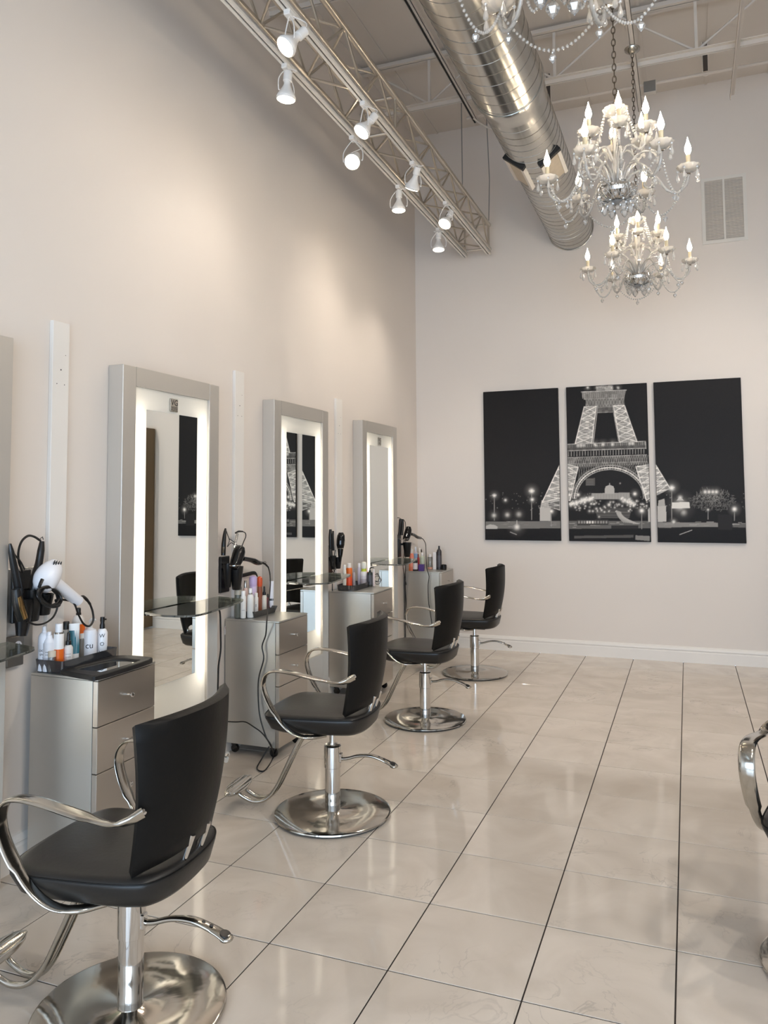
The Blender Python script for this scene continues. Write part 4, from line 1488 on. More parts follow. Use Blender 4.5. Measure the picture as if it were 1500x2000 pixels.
def bottle(label, cx, bot, top, w, xw, z0, kind, body, cap=None, band=None, words=None, cat='bottle', group=None, bmat=None, cmat=None, collar=None, name=None):
    """A product standing on z0 with its axis on x = xw, sized from its height and width in metres."""
    p = at(cx, bot, 'X', xw)
    q = at(cx, top, 'X', xw)
    h = max(0.03, q[2] - z0)
    r = w / 2 / px_per_m(p)
    cb = CABS[CUR[0]]
    y_ = min(max(p[1], cb[2] + r + 0.014), cb[3] - r - 0.008)
    if abs(y_ - p[1]) > 1e-6:
        p = at(cx, bot, 'Y', y_)
        xw = min(max(p[0], cb[0] + r + 0.010), cb[1] - r - 0.04)
        h = max(0.03, at(cx, top, 'Y', y_)[2] - z0)
    p[1] = y_
    t = thing(name or {'aerosol': 'spray_can', 'can': 'spray_can', 'tube': 'cream_tube', 'jar': 'cream_jar', 'box': 'product_box', 'pump': 'pump_bottle', 'spray': 'spray_bottle', 'dropper': 'dropper_bottle'}.get(kind, 'product_bottle'), label, cat, (xw, p[1], z0), group=group)
    bm_ = bmat or colmat(body)
    ang = math.atan2(CAM[1] - p[1], CAM[0] - xw)
    if kind == 'box':
        bo = MB().box((-r * .8, -r * .8, 0), (r * .8, r * .8, h), 0.0015).build('body', bm_, t, 0)
        t.rotation_euler = (0, 0, 0.1)
        if band:
            MB().box((-r * .8 - .0005, -r * .8 - .0005, h * band[0]), (r * .8 + .0005, r * .8 + .0005, h * band[1])).build('label', colmat(band[2]), t, 0)
        return t
    pb, pc = PROF[kind]
    if kind == 'tube':
        rs = []
        for rr, zz in pb:
            f = 1 - 0.93 * max(0, (zz - 0.14) / 0.86)
            rs.append([(r * rr * f * math.cos(2 * PI * j / 18), r * rr * math.sin(2 * PI * j / 18), zz * h) for j in range(18)])
        MB().rings(rs).build('body', bm_, t, 40)
        t.rotation_euler = (0, 0, ang)
        MB().rings([[(x * 1.01, y * 1.01, z) for x, y, z in g_] for g_ in (rs[0], rs[1])]).build('cap', colmat(cap or (240, 240, 240)), t, 40)
        if band:
            i0, i1 = band[0], band[1]

            def rg(zz):
                f = 1 - 0.93 * max(0, (zz - 0.14) / 0.86)
                k = 1.02
                return [(r * k * f * math.cos(2 * PI * j / 18), r * 1.05 * math.sin(2 * PI * j / 18), zz * h) for j in range(18)]
            MB().rings([rg(i0), rg(i1)]).build('label', colmat(band[2]), t, 40)
        return t
    MB().lathe([(a * r, b * h) for a, b in pb], 20).build('body', bm_, t, 40)
    if pc:
        c = MB().lathe([(a * r, b * h) for a, b in pc], 16)
        cp = c.build('cap', cmat or colmat(cap or (240, 240, 240)), t, 40)
        if kind == 'pump':
            MB().tube([(0, 0, .93 * h), (0.012, 0, .985 * h), (0.034, 0.0, .985 * h), (0.042, 0, .965 * h)], [0.006, 0.006, 0.0045, 0.003], 8).build('nozzle', cmat or colmat(cap or (240, 240, 240)), cp)
        if kind == 'spray':
            MB().tube([(0, 0, .95 * h), (r * .9, 0, .95 * h)], [0.005, 0.004], 8).build('nozzle', cmat or colmat(cap or (20, 20, 20)), cp)
    if collar:
        MB().lathe([(r * collar[2], collar[0] * h), (r * collar[2], collar[1] * h)], 18).build('collar', M['chrome'], t)
    if band:
        for bd in (band if isinstance(band[0], (tuple, list)) else [band]):
            MB().lathe([(r * 1.0 + .0002, bd[0] * h), (r * 1.0 + .0006, bd[0] * h), (r * 1.0 + .0006, bd[1] * h), (r * 1.0 + .0002, bd[1] * h)], 20).build('label', colmat(bd[2]), t, 40)
    if words:
        m = MB()
        for s, size, zf in words:
            wrap_text(m, s, size * r, r + .0006, zf * h, ang)
        if m.v:
            m.build('lettering', M['print_black'], t, 0)
    return t


Z1 = TZ + 0.0035
CUR = [0]
G1 = 'products in the tray on the nearest trolley'
bottle('white spray can with dark lettering, leftmost in the nearest tray', 71, 1306, 1222, 22, 0.125, Z1, 'aerosol', (228, 232, 240), (235, 238, 244), words=[('OCIA 1', .58, .47), ('SPRAY', .52, .38), ('---', .6, .32)], group=G1)
bottle('shorter white spray can beside the leftmost one', 95, 1309, 1233, 23, 0.170, Z1, 'can', (228, 230, 236), (240, 240, 244), band=(.30, .36, (190, 192, 200)), words=[('=====', .42, .5), ('=====', .42, .43)], group=G1)
bottle('bottle half full of orange liquid with chrome collar', 114, 1298, 1218, 19, 0.15, Z1, 'tall', (238, 236, 234), (240, 240, 242), band=(0.0, .46, (233, 110, 30)), collar=(.70, .82, .98), group=G1)
bottle('dark bottle with wide black cap behind the orange one', 128, 1290, 1214, 16, 0.095, Z1, 'tall', (196, 190, 182), (20, 20, 22), group=G1)
bottle('small white bottle with black tapered cap in front of the tube', 133, 1291, 1235, 17, 0.17, Z1, 'dropper', (222, 218, 214), (18, 18, 20), words=[('====', .5, .42), ('====', .5, .34), ('====', .5, .26)], group=G1)
bottle('teal and white patterned cream tube standing upright', 144, 1286, 1218, 19, 0.15, Z1, 'tube', (238, 238, 236), (240, 240, 238), band=(.30, .84, (46, 112, 128)), cat='tube', group=G1)
bottle('tall can with orange shoulder standing against the wall', 152, 1283, 1187, 24, 0.085, Z1, 'aerosol', (226, 220, 214), (24, 22, 22), band=(.40, .70, (236, 108, 28)), group=G1)
bottle('slim grey and white bottle half hidden behind the pump bottle', 158, 1285, 1237, 12, 0.11, Z1, 'tall', (120, 116, 110), (232, 230, 226), group=G1)
bottle('white pump bottle with italic lettering', 174, 1283, 1208, 28, 0.125, Z1, 'pump', (238, 240, 246), (226, 222, 214), words=[('cu', 1.15, .36)], cat='bottle', group=G1)
bottle('white bottle with big black letters and black sprayer', 199, 1274, 1205, 20, 0.115, Z1, 'spray', (240, 242, 246), (18, 18, 20), words=[('W', 1.0, .56), ('O', 1.0, .36), ('W', 1.0, .15)], group=G1)
bottle('tiny glass jar with amber content at the tray front', 101, 1309, 1271, 15, 0.20, Z1, 'jar', (190, 150, 110), (212, 200, 180), bmat=M['clear_plastic'], cat='jar', group=G1)

CUR[0] = 1
G2 = 'products in the tray on the second trolley'
bottle('tall grey green bottle at the left of the second tray', 465, 1193, 1131, 14, 0.10, Z1, 'tall', (106, 108, 98), (150, 78, 50), band=(.60, .72, (190, 180, 160)), group=G2)
bottle('pink bottle with silver cap in the second tray', 479, 1192, 1134, 11, 0.10, Z1, 'bottle', (214, 186, 176), (200, 204, 214), cmat=M['chrome_dull'], group=G2)
bottle('lavender bottle with big domed cap', 494, 1195, 1124, 16, 0.10, Z1, 'dome', (214, 196, 224), (198, 176, 214), band=(.05, .40, (238, 226, 226)), group=G2)
bottle('brown bottle with orange top beside the lavender one', 507, 1190, 1126, 11, 0.09, Z1, 'dome', (154, 92, 66), (226, 92, 48), group=G2)
bottle('small white lotion bottle at the front left of the second tray', 475, 1195, 1154, 11, 0.16, Z1, 'tall', (238, 236, 230), (244, 242, 238), words=[('===', .6, .3)], group=G2)
bottle('white bottle with chrome neck at the tray front', 489, 1196, 1149, 13, 0.165, Z1, 'bottle', (238, 236, 230), (244, 242, 238), collar=(.74, .84, .56), group=G2)
bottle('white bottle printed with a black bar', 500, 1192, 1158, 9, 0.15, Z1, 'tall', (236, 232, 226), (240, 238, 232), words=[('I', 1.8, .45)], group=G2)
bottle('cream dropper bottle with black bulb', 516, 1187, 1145, 10, 0.12, Z1, 'dropper', (232, 226, 212), (16, 16, 18), group=G2)
bottle('white tube with black script at the right end of the tray', 530, 1184, 1135, 8, 0.10, Z1, 'tube', (236, 234, 238), (240, 240, 240), band=(.35, .42, (40, 40, 44)), cat='tube', group=G2)
bottle('little dark red bottle beside the dropper', 523, 1185, 1160, 6, 0.13, Z1, 'bottle', (110, 26, 30), (20, 18, 18), group=G2)

CUR[0] = 2
G3 = 'products in the rounded tray on the third trolley'
bottle('cream bottle at the left of the rounded tray', 673, 1138, 1103, 7, 0.12, Z1, 'tall', (232, 222, 206), (240, 236, 228), group=G3)
bottle('orange bottle with white cap in the rounded tray', 682, 1139, 1100, 12, 0.12, Z1, 'tall', (222, 106, 30), (240, 232, 222), band=(.05, .45, (236, 84, 44)), group=G3)
bottle('small silver grey bottle next to the orange one', 691, 1138, 1110, 6, 0.14, Z1, 'bottle', (176, 170, 172), (150, 146, 150), group=G3)
bottle('tall pale lavender bottle with white cap', 702, 1137, 1100, 8, 0.12, Z1, 'tall', (206, 198, 210), (240, 236, 236), group=G3)
bottle('lime green tapered bottle with white cap', 711, 1136, 1097, 11, 0.10, Z1, 'dome', (196, 206, 66), (238, 236, 220), group=G3)
bottle('white tub with grey label in the rounded tray', 710.5, 1139, 1116, 13, 0.17, Z1, 'jar', (224, 218, 220), (236, 232, 230), band=(.2, .5, (190, 182, 186)), cat='jar', group=G3)
bottle('dark green pump bottle in the rounded tray', 722.5, 1139, 1108, 11, 0.15, Z1, 'pump', (40, 48, 44), (22, 28, 26), band=(.1, .6, (84, 84, 88)), group=G3)
bottle('thin pale pink bottle at the right of the rounded tray', 730, 1137, 1112, 5, 0.16, Z1, 'tall', (232, 214, 208), (236, 226, 220), group=G3)
bottle('small coral bottle behind the dark green pump', 717, 1137, 1109, 6, 0.08, Z1, 'bottle', (216, 116, 90), (230, 200, 190), group=G3)

CUR[0] = 3
G4 = 'products on the back corner trolley'
Z4 = TZ
bottle('coral bottle with white cap on the back trolley', 804, 1111, 1072, 9, 0.10, Z4, 'bottle', (228, 132, 104), (240, 232, 224), band=(.2, .5, (238, 150, 126)), group=G4)
bottle('blue and white bottle on the back trolley', 812, 1110, 1068, 8, 0.07, Z4, 'bottle', (206, 196, 204), (230, 234, 240), band=(.50, .70, (142, 178, 214)), group=G4)
bottle('cream bottle with beige label on the back trolley', 820, 1110, 1070, 8, 0.08, Z4, 'bottle', (230, 216, 196), (240, 232, 220), group=G4)
bottle('small dark red bottle on the back trolley', 817, 1111, 1082, 5, 0.14, Z4, 'bottle', (150, 26, 28), (120, 20, 22), group=G4)
bottle('pale green bottle with white cap on the back trolley', 825, 1111, 1079, 9, 0.15, Z4, 'bottle', (196, 204, 182), (240, 236, 232), group=G4)
bottle('black capped bottle with white label on the back trolley', 811, 1113, 1092, 10, 0.19, Z4, 'jar', (50, 46, 46), (24, 22, 22), band=(.15, .68, (222, 214, 214)), group=G4)
bottle('purple carton on the back trolley', 823.5, 1114, 1102, 13, 0.20, Z4, 'box', (84, 56, 130), cat='box', group=G4)
bottle('orange carton at the left of the back trolley', 802, 1113, 1100, 7, 0.17, Z4, 'box', (214, 110, 50), cat='box', group=G4)
bottle('clear bottle with peach liquid on the back trolley', 840, 1114, 1082, 9, 0.23, Z4, 'tall', (214, 208, 204), (232, 226, 222), bmat=M['clear_plastic'], band=(.02, .14, (224, 164, 140)), group=G4)
bottle('slim white carton beside the black spray can', 849.5, 1116, 1078, 8, 0.29, Z4, 'box', (236, 230, 226), cat='box', group=G4)
bottle('tall black patterned spray can on the back trolley', 858, 1116, 1066, 10, 0.34, Z4, 'aerosol', (58, 54, 56), (24, 22, 24), band=(.10, .60, (84, 80, 82)), group=G4)


def tray(label, x0, x1, y0, y1, h, flare=0.006, round_=0.012, m='smoke_plastic'):
    t = thing('plastic_tray', label, 'tray', ((x0 + x1) / 2, (y0 + y1) / 2, TZ), group='plastic trays on the trolleys')
    a, b = (x1 - x0) / 2, (y1 - y0) / 2

    def outl(k, r):
        pts = []
        for sx, sy, a0 in ((1, 1, 0), (-1, 1, PI / 2), (-1, -1, PI), (1, -1, 3 * PI / 2)):
            for j in range(5):
                q = a0 + PI / 2 * j / 4
                pts.append((sx * (a + k - r) + r * math.cos(q), sy * (b + k - r) + r * math.sin(q)))
        return pts
    r = round_
    MB().rings([[(x, y, 0.0) for x, y in outl(-flare, r)], [(x, y, 0.003) for x, y in outl(-flare, r)]]).build('tray_floor', M[m], t, 30)
    MB().rings([[(x, y, z) for x, y in outl(k, r)] for k, z in ((-flare, 0.003), (0, h), (-0.003, h), (-flare - 0.003, 0.003))], closed=True).build('tray_wall', M[m], t, 30)
    return t


tray('smoky clear plastic tray of products on the nearest trolley', 0.058, 0.235, -5.85, -5.47, 0.062)
tray('grey mesh sided plastic tray on the second trolley', 0.045, 0.21, -4.06, -3.74, 0.045, flare=0.014)
tray('smoky tray with rounded end on the third trolley', 0.06, 0.25, -2.44, -2.05, 0.05, round_=0.05)

# hand mirror lying on the nearest trolley
def ztop(pts, z):
    return [tuple(at(x, y, 'Z', z)[:2]) for x, y in pts]


hm = thing('hand_mirror', 'black framed rectangular hand mirror lying flat on the nearest trolley', 'hand mirror')
zo = TZ + 0.024
oc = ztop([(116, 1306), (170, 1318), (198, 1317), (292, 1288), (287, 1282), (241, 1279), (200, 1284), (150, 1297)], zo)
ic = ztop([(147, 1304.5), (190, 1310), (207, 1309.5), (269, 1291), (262, 1288.5), (240, 1286.5), (213, 1288), (180, 1295)], zo)
oc = [p[:2] for p in catmull([(x, y, 0) for x, y in oc], 4, closed=True)]
ic = [p[:2] for p in catmull([(x, y, 0) for x, y in ic], 4, closed=True)]
MB().rings([[(x, y, TZ + 0.001) for x, y in oc], [(x, y, zo - 0.004) for x, y in oc], [(x + (u - x) * .08, y + (v_ - y) * .08, zo) for (x, y), (u, v_) in zip(oc, ic)], [(x + (u - x) * .9, y + (v_ - y) * .9, zo) for (x, y), (u, v_) in zip(oc, ic)], [(x, y, zo - 0.006) for x, y in ic], [(x, y, TZ + 0.001) for x, y in ic]], closed=True).build('frame', M['black_matte'], hm, 30)
MB().rings([[(x, y, zo - 0.012) for x, y in ic], [(x, y, zo - 0.008) for x, y in ic]]).build('glass', M['mirror'], hm, 0)

# small round mesh sieve on the back trolley
p = at(867, 1116, 'X', 0.40)
df = thing('dryer_diffuser', 'small black mesh diffuser beside the black spray can', 'diffuser', (0.40, p[1], TZ))
MB().lathe([(0.030, 0.0), (0.034, 0.02), (0.034, 0.05), (0.028, 0.058), (0.024, 0.05)], 20).build('shell', M['black_gloss'], df)
MB().lathe([(0.024, 0.049), (0.012, 0.053), (0.001, 0.054)], 16).build('grid', M['black_matte'], df)
p = at(823, 1110, 'X', 0.05)
hb = thing('hair_brush', 'dark oval hair brush standing among the back trolley products', 'brush', (0.05, p[1], TZ))
MB().tube([(0, 0, 0), (0, 0, 0.09), (0, 0, 0.13), (0, 0, 0.17), (0, 0, 0.205), (0, 0, 0.215)], [0.008, 0.008, 0.016, 0.024, 0.016, 0.004], 12, flat=0.45, wdir=(0, 1, 0)).build('paddle', colmat((70, 60, 54)), hb, 60)

# ------------------------------------------------------------------ dryers, irons, holders and cords


def hull(pts, rr, n=18, m=None, name='body', parent=None, flat=1.0, wdir=None):
    return MB().tube(catmull(pts, 4), [float(np.interp(i / (len(pts) * 4 - 4), np.linspace(0, 1, len(rr)), rr)) for i in range((len(pts) - 1) * 4 + 1)], n, flat=flat, wdir=wdir).build(name, m, parent, 60)


def cord(parts, r, parent):
    q = np.array(parent.location)
    return MB().tube(catmull([tuple(np.array(a) - q) for a in parts], 5), r, 6).build('power_cord', M['cord'], parent)


def A(px, py, x):
    return tuple(at(px, py, 'X', x))


def AY(px, py, y):
    return tuple(at(px, py, 'Y', y))


def holder(px, py, x, label, cups):
    """Black wall holder: back plate and tapered cups."""
    c = at(px, py, 'X', x)
    t = thing('tool_holder', label, 'holder', (0, c[1], c[2]), group='black tool holders on the wall')
    MB().box((0.002, -0.055, -0.16), (0.022, 0.055, 0.09), 0.004).build('back_plate', M['black_plastic'], t, 0)
    for dy, dx, z, r, dp in cups:
        MB().lathe([(r * .55, z - dp), (r * .62, z - dp + .004), (r, z), (r * .93, z), (r * .58, z - dp + .01)], 18, (dx, dy, 0)).build('cup', M['black_plastic'], t, 40)
        MB().box((0.02, dy - 0.02, z - 0.03), (dx - r * .6, dy + 0.02, z - 0.01)).build('cup_arm', M['black_plastic'], t, 0)
    return t


# station one: white dryer, two irons, coiled cord, steel plate with socket
sp = thing('steel_wall_plate', 'steel wall plate behind the white dryer, partly hidden', 'plate', (0, -5.90, 0))
MB().box((0.001, -0.075, 1.03), (0.008, 0.085, 1.42), 0.002).build('plate', M['brushed_metal'], sp, 0)
op = at(26, 1272, 'X', 0.02)
ot = thing('outlet_box', 'grey steel outlet box with a round white socket at the left edge', 'outlet', (0.0, op[1], op[2]))
MB().box((0.001, -0.05, -0.07), (0.035, 0.05, 0.07), 0.004).build('box', mat('outlet_grey', (120, 114, 106), 0.4, 0.7), ot, 0)
MB().lathe([(0.022, 0), (0.022, 0.002), (0.020, 0.003), (0.001, 0.003)], 20, (0.035, 0.012, 0.025), (1, 0, 0)).build('socket', M['white_plastic'], ot)
MB().box((0.0375, 0.003, 0.024), (0.0388, 0.006, 0.036)).box((0.0375, 0.017, 0.024), (0.0388, 0.020, 0.036)).build('socket_slots', M['black_slot'], ot, 0)
holder(52, 1150, 0.05, 'black wall holder with cups below the white dryer', [(-0.005, 0.09, 0.0, 0.052, 0.15), (0.06, 0.10, -0.03, 0.045, 0.10)])
dw = thing('hair_dryer', 'white hair dryer resting tilted in the black holder', 'hair dryer', group='hair dryers')
XD = 0.16
hull([A(110, 1097, XD), A(103, 1110, XD), A(93, 1126, XD), A(86, 1140, XD), A(80, 1152, XD)], [0.026, 0.046, 0.058, 0.060, 0.052, 0.034], 22, M['white_plastic'], 'body', dw)
hd = hull([A(100, 1134, XD), A(118, 1147, XD), A(136, 1161, XD), A(154, 1175, XD)], [0.034, 0.031, 0.029, 0.027], 16, M['white_plastic'], 'handle', dw, flat=0.85)
toward = Vector(tuple(CAM)) - Vector(A(110, 1099, XD))
toward.normalize()
for k in range(4):
    a_, b_ = Vector(A(104.5 + 4.2 * k, 1103 + 0.4 * k, XD)), Vector(A(107.5 + 4.2 * k, 1094.5 + 1.0 * k, XD))
    off = 0.056 - 0.004 * abs(k - 1.5)
    MB().tube([a_ + toward * off, (a_ + b_) / 2 + toward * (off + 0.002), b_ + toward * (off - 0.012)], [0.0022, 0.0042, 0.0022], 6).build('intake_slot', M['black_matte'], dw)
for q, (x, y) in enumerate(((119.5, 1135), (145, 1155), (149, 1158))):
    MB().ball(np.array(A(x, y, XD)) + np.array((0.012, -0.020, 0.0)), 0.0035, 8, 5).build('switch', M['black_plastic'], hd)
MB().tube([A(83, 1131, XD + .055), A(79, 1140, XD + .058), A(76, 1148, XD + .05)], [0.008, 0.008, 0.007], 8, flat=.5).build('hang_clip', M['black_plastic'], dw)
MB().tube(catmull([A(154, 1168, XD), A(163, 1166, XD), A(170, 1172, XD), A(176, 1180, XD)], 4), [0.009] * 5 + [0.008] * 4 + [0.0065] * 4, 8).build('strain_relief', M['cord'], dw)
cord([A(176, 1180, XD), A(181, 1195, XD), A(182, 1212, XD), A(174, 1223, XD), A(163, 1218, XD), A(153, 1200, XD), A(144, 1178, XD), A(128, 1172, XD - .03), A(108, 1172, XD - .03)], 0.0052, dw)
coil = []
for k in range(64):
    a = k * 0.72
    cx_, cy_ = 96 + 1.2 * math.sin(k * .5), 1165 + 2 * math.cos(k * .31)
    rr = 20 + 5 * math.sin(k * 1.7)
    coil.append(A(cx_ + rr * math.cos(a), cy_ + 18 * math.sin(a) + 6 * math.cos(a), XD + 0.02 + 0.035 * math.sin(k * .37)))
cord(coil, 0.0056, dw)
cord([A(108, 1172, XD), A(112, 1186, XD), A(104, 1205, XD), A(88, 1217, XD), A(70, 1220, XD), A(52, 1214, XD)], 0.0046, dw)
ir = thing('curling_iron', 'black curling iron standing upright beside the white dryer', 'curling iron', group='hot irons in the holders')
hull([A(82, 1057, .11), A(80, 1075, .11), A(76, 1100, .11), A(70, 1125, .11), A(66, 1150, .11)], [0.011, 0.017, 0.018, 0.022, 0.022], 12, M['black_plastic'], 'handle', ir)
MB().tube([A(79, 1052, .11), A(83, 1048.5, .11), A(84.5, 1054, .11)], 0.002, 5).build('hang_ring', M['black_plastic'], ir)
cord([A(79, 1056, .11), A(66, 1048, .11), A(54, 1047, .11), A(42, 1058, .11), A(36, 1078, .11), A(37, 1098, .11), A(45, 1118, .11)], 0.0058, ir)
fi = thing('flat_iron', 'black flat iron at the left edge beside the leftmost mirror', 'flat iron', group='hot irons in the holders')
hull([A(19.5, 1062, .12), A(22, 1078, .12), A(27, 1105, .12), A(33, 1135, .12), A(38, 1160, .12)], [0.006, 0.013, 0.016, 0.018, 0.018], 10, M['black_plastic'], 'handle', fi)
cord([A(22, 1072, .12), A(30, 1085, .12), A(40, 1097, .12), A(48, 1112, .12)], 0.004, fi)
fp = thing('iron_barrel', 'golden metal iron plate hanging under the holder', 'iron', group='hot irons in the holders')
hull([A(38, 1165, .17), A(43, 1185, .17), A(50, 1208, .17)], [0.012, 0.016, 0.013], 10, M['gold_metal'], 'barrel', fp, flat=.5, wdir=(0, 1, 0))
hull([A(32, 1150, .15), A(36, 1180, .15), A(44, 1210, .15)], [0.02, 0.026, 0.024], 10, M['black_plastic'], 'grip', fp)
bb_ = thing('tool_pouch', 'black tapered tool cup hanging lowest on the first wall holder', 'holder')
hull([A(48, 1170, .10), A(46, 1200, .10), A(44, 1225, .10), A(42, 1242, .10)], [0.05, 0.046, 0.036, 0.028], 12, M['black_plastic'], 'cup', bb_, flat=.7, wdir=(0, 1, 0))

# station two
h2 = holder(447, 1112, 0.05, 'black wall holder with cups beside the largest mirror', [(0.02, 0.10, 0.02, 0.048, 0.16), (-0.03, 0.06, 0.04, 0.035, 0.16)])
d2 = thing('hair_dryer', 'black hair dryer lying in the holder with its handle pointing right', 'hair dryer', group='hair dryers')
XE = 0.13
hull([A(470, 1069, XE), A(467, 1078, XE), A(464, 1089, XE), A(460, 1100, XE), A(456, 1108, XE)], [0.030, 0.042, 0.044, 0.042, 0.036, 0.03], 20, M['black_gloss'], 'body', d2)
MB().lathe([(0.033, 0), (0.033, 0.003), (0.03, 0.004)], 20, Vector(A(469, 1071.5, XE)), Vector(A(470, 1069, XE)) - Vector(A(456, 1108, XE))).build('trim_ring', M['chrome'], d2)
MB().lathe([(0.036, 0), (0.0365, 0.006), (0.035, 0.007)], 20, Vector(A(458, 1105, XE)), (0, 0, 1)).build('trim_ring', M['chrome'], d2)
hull([A(474, 1091, XE), A(484, 1092.5, XE), A(494, 1095, XE), A(503, 1099, XE), A(510, 1100, XE)], [0.017, 0.016, 0.017, 0.021, 0.018, 0.012], 12, M['black_gloss'], 'handle', d2)
MB().tube(catmull([A(510, 1099, XE), A(517, 1101, XE), A(524, 1108, XE)], 4), [0.009, .009, .009, .008, .008, .007, .007, .006, .006], 8).build('strain_relief', M['cord'], d2)
MB().tube([A(517 + 2.5 * math.cos(a), 1099 + 2.5 * math.sin(a), XE) for a in np.linspace(0, 2 * PI, 9)[:-1]], 0.0018, 5, closed=True).build('hang_ring', M['cord'], d2)
YC = -4.15
cord([A(524, 1108, XE), A(527, 1120, XE), A(528, 1140, .17), A(526, 1165, .22), A(523, 1190, .27), AY(521, 1214, YC - .01), AY(519, 1240, YC), AY(512, 1262, YC), AY(515, 1287, YC), AY(505, 1327, YC), AY(505, 1375, YC), AY(509, 1405, YC - .01), AY(520, 1440, YC - .03), AY(529, 1455, YC - .05), tuple(at(534, 1478, 'Z', 0.006)), tuple(at(519, 1503, 'Z', 0.006)), tuple(at(508, 1506, 'Z', 0.006)), tuple(at(502, 1499, 'Z', 0.006)), tuple(at(512, 1481, 'Z', 0.03)), tuple(at(526, 1458, 'Z', 0.10))], 0.0047, d2)
cord([AY(440, 1409, YC - .03), AY(460, 1410, YC - .03), AY(479, 1410, YC - .03), AY(496, 1420, YC - .03), AY(511, 1431, YC - .03), AY(524, 1448, YC - .03), tuple(at(536, 1472, 'Z', 0.01))], 0.0042, d2)
cord([A(427, 1190, .09), A(430, 1200, .09), A(431, 1240, .09), A(431, 1270, .09), A(427, 1300, .09), A(426, 1330, .09), A(425, 1362, .09)], 0.006, h2)
wt = MB().box((-0.001, -0.026, -0.024), (0.001, 0.026, 0.024), 0.0).build('warning_tag', colmat((226, 220, 218)), h2, 0, np.array(A(440, 1231, .10)) - np.array(h2.location), (0, 0, 0.5))
wt['label'] = 'white paper tag'
MB().box((0.001, -0.02, 0.012), (0.0014, 0.02, 0.018)).build('red_strip', colmat((200, 60, 50)), wt, 0)
i2 = thing('flat_iron', 'black flat iron standing at the left of the second holder', 'flat iron', group='hot irons in the holders')
hull([A(440.5, 1032, .07), A(439, 1042, .07), A(437, 1062, .07), A(436, 1085, .07)], [0.006, 0.012, 0.016, 0.016], 10, M['black_plastic'], 'handle', i2)
MB().box((-0.004, -0.006, -0.02), (0.004, 0.006, 0.02)).build('glossy_plate', M['chrome_dull'], i2, 0, A(436.5, 1074, .087))
i3 = thing('curling_iron', 'silver barrel curling iron leaning in the second holder', 'curling iron', group='hot irons in the holders')
hull([A(464, 1042, .08), A(461, 1055, .08), A(457, 1072, .08)], [0.008, 0.009, 0.009], 10, M['chrome'], 'barrel', i3)
hull([A(460, 1041, .08), A(466, 1038, .08), A(474, 1038, .08)], [0.006, 0.007, 0.005], 8, M['cord'], 'tip', i3)
cord([A(473, 1038, .08), A(479, 1041, .08), A(480, 1048, .08), A(476, 1058, .08), A(472, 1068, .08)], 0.0035, i3)
cord([A(441, 1034, .07), A(445, 1046, .07), A(448, 1056, .07), A(444, 1068, .07), A(452, 1060, .07), A(462, 1068, .07), A(470, 1072, .07), A(456, 1058, .07), A(447, 1052, .07)], 0.0026, i2)
pd = thing('paddle_brush', 'flat black paddle leaning behind the second tray', 'brush')
hull([A(461, 1127, .04), A(478, 1123, .04), A(497, 1119, .04), A(503, 1126, .04)], [0.012, 0.014, 0.013, 0.006], 8, M['black_matte'], 'paddle', pd, flat=.4, wdir=(0, 0, 1))

# station three
h3 = holder(650, 1085, 0.05, 'black wall holder beside the mirror that shows the tower', [(0.05, 0.08, -0.02, 0.034, 0.10), (-0.02, 0.06, 0.0, 0.03, 0.12)])
d3_ = thing('hair_dryer', 'black hair dryer hanging nozzle down beside the mirror with the tower', 'hair dryer', group='hair dryers')
XF = 0.11
hull([A(666, 1040, XF), A(666, 1046, XF), A(665.5, 1055, XF), A(665, 1064, XF), A(665, 1071, XF)], [0.020, 0.034, 0.038, 0.036, 0.028], 20, M['black_gloss'], 'body', d3_)
MB().lathe([(0.030, -0.003), (0.031, 0.003)], 20, A(665, 1071, XF)).build('trim_ring', M['chrome'], d3_)
hull([A(665, 1072, XF), A(664.5, 1085, XF), A(664, 1098, XF)], [0.027, 0.020, 0.007], 14, M['black_gloss'], 'nozzle', d3_)
i4 = thing('flat_iron', 'pair of black flat iron handles beside the far dryer, third holder', 'flat iron', group='hot irons in the holders')
hull([A(645.5, 1034, .06), A(645, 1050, .06), A(645.5, 1072, .06)], [0.012, 0.016, 0.016], 10, M['black_plastic'], 'handle', i4)
hull([A(650.5, 1037, .06), A(650, 1052, .06), A(651, 1075, .06)], [0.009, 0.011, 0.012], 10, M['black_matte'], 'handle', i4)
for q, pts in enumerate(([(643, 1070), (645, 1088), (650, 1105), (653, 1118)], [(648, 1072), (650, 1090), (655, 1104), (652, 1118), (647, 1112)], [(655, 1074), (652, 1090), (649, 1104), (656, 1112)])):
    cord([A(x, y, .07) for x, y in pts], 0.0035, i4)
cord([A(649, 1140, .03), A(649, 1175, .03), A(650, 1205, .03), A(651, 1225, .03), A(650, 1245, .03)], 0.0045, h3)
pg = MB().box((-0.012, -0.014, -0.03), (0.012, 0.014, 0.03), 0.004).build('power_plug', M['black_plastic'], h3, 0, np.array(A(651, 1254, .03)) - np.array(h3.location))
wt2 = MB().add([(0, -0.02, -0.03), (0, 0.022, -0.034), (0, 0.0, 0.032), (0.002, -0.02, -0.03), (0.002, 0.022, -0.034), (0.002, 0.0, 0.032)], [(0, 1, 2), (5, 4, 3), (0, 1, 4, 3), (1, 2, 5, 4), (2, 0, 3, 5)]).build('warning_tag', colmat((226, 220, 218)), h3, 0, np.array(A(654, 1224, .04)) - np.array(h3.location), (0, 0, 0.4))
wt2['label'] = 'white triangular tag'
cl_ = []
for k in range(26):
    a = k * 0.8
    cl_.append(A(736 + (4 + 6 * (k % 5) / 5) * math.cos(a), 1130 + 8 * math.sin(a) - 3 * math.sin(k * .5), 0.17 + 0.03 * math.sin(k * 1.3)))
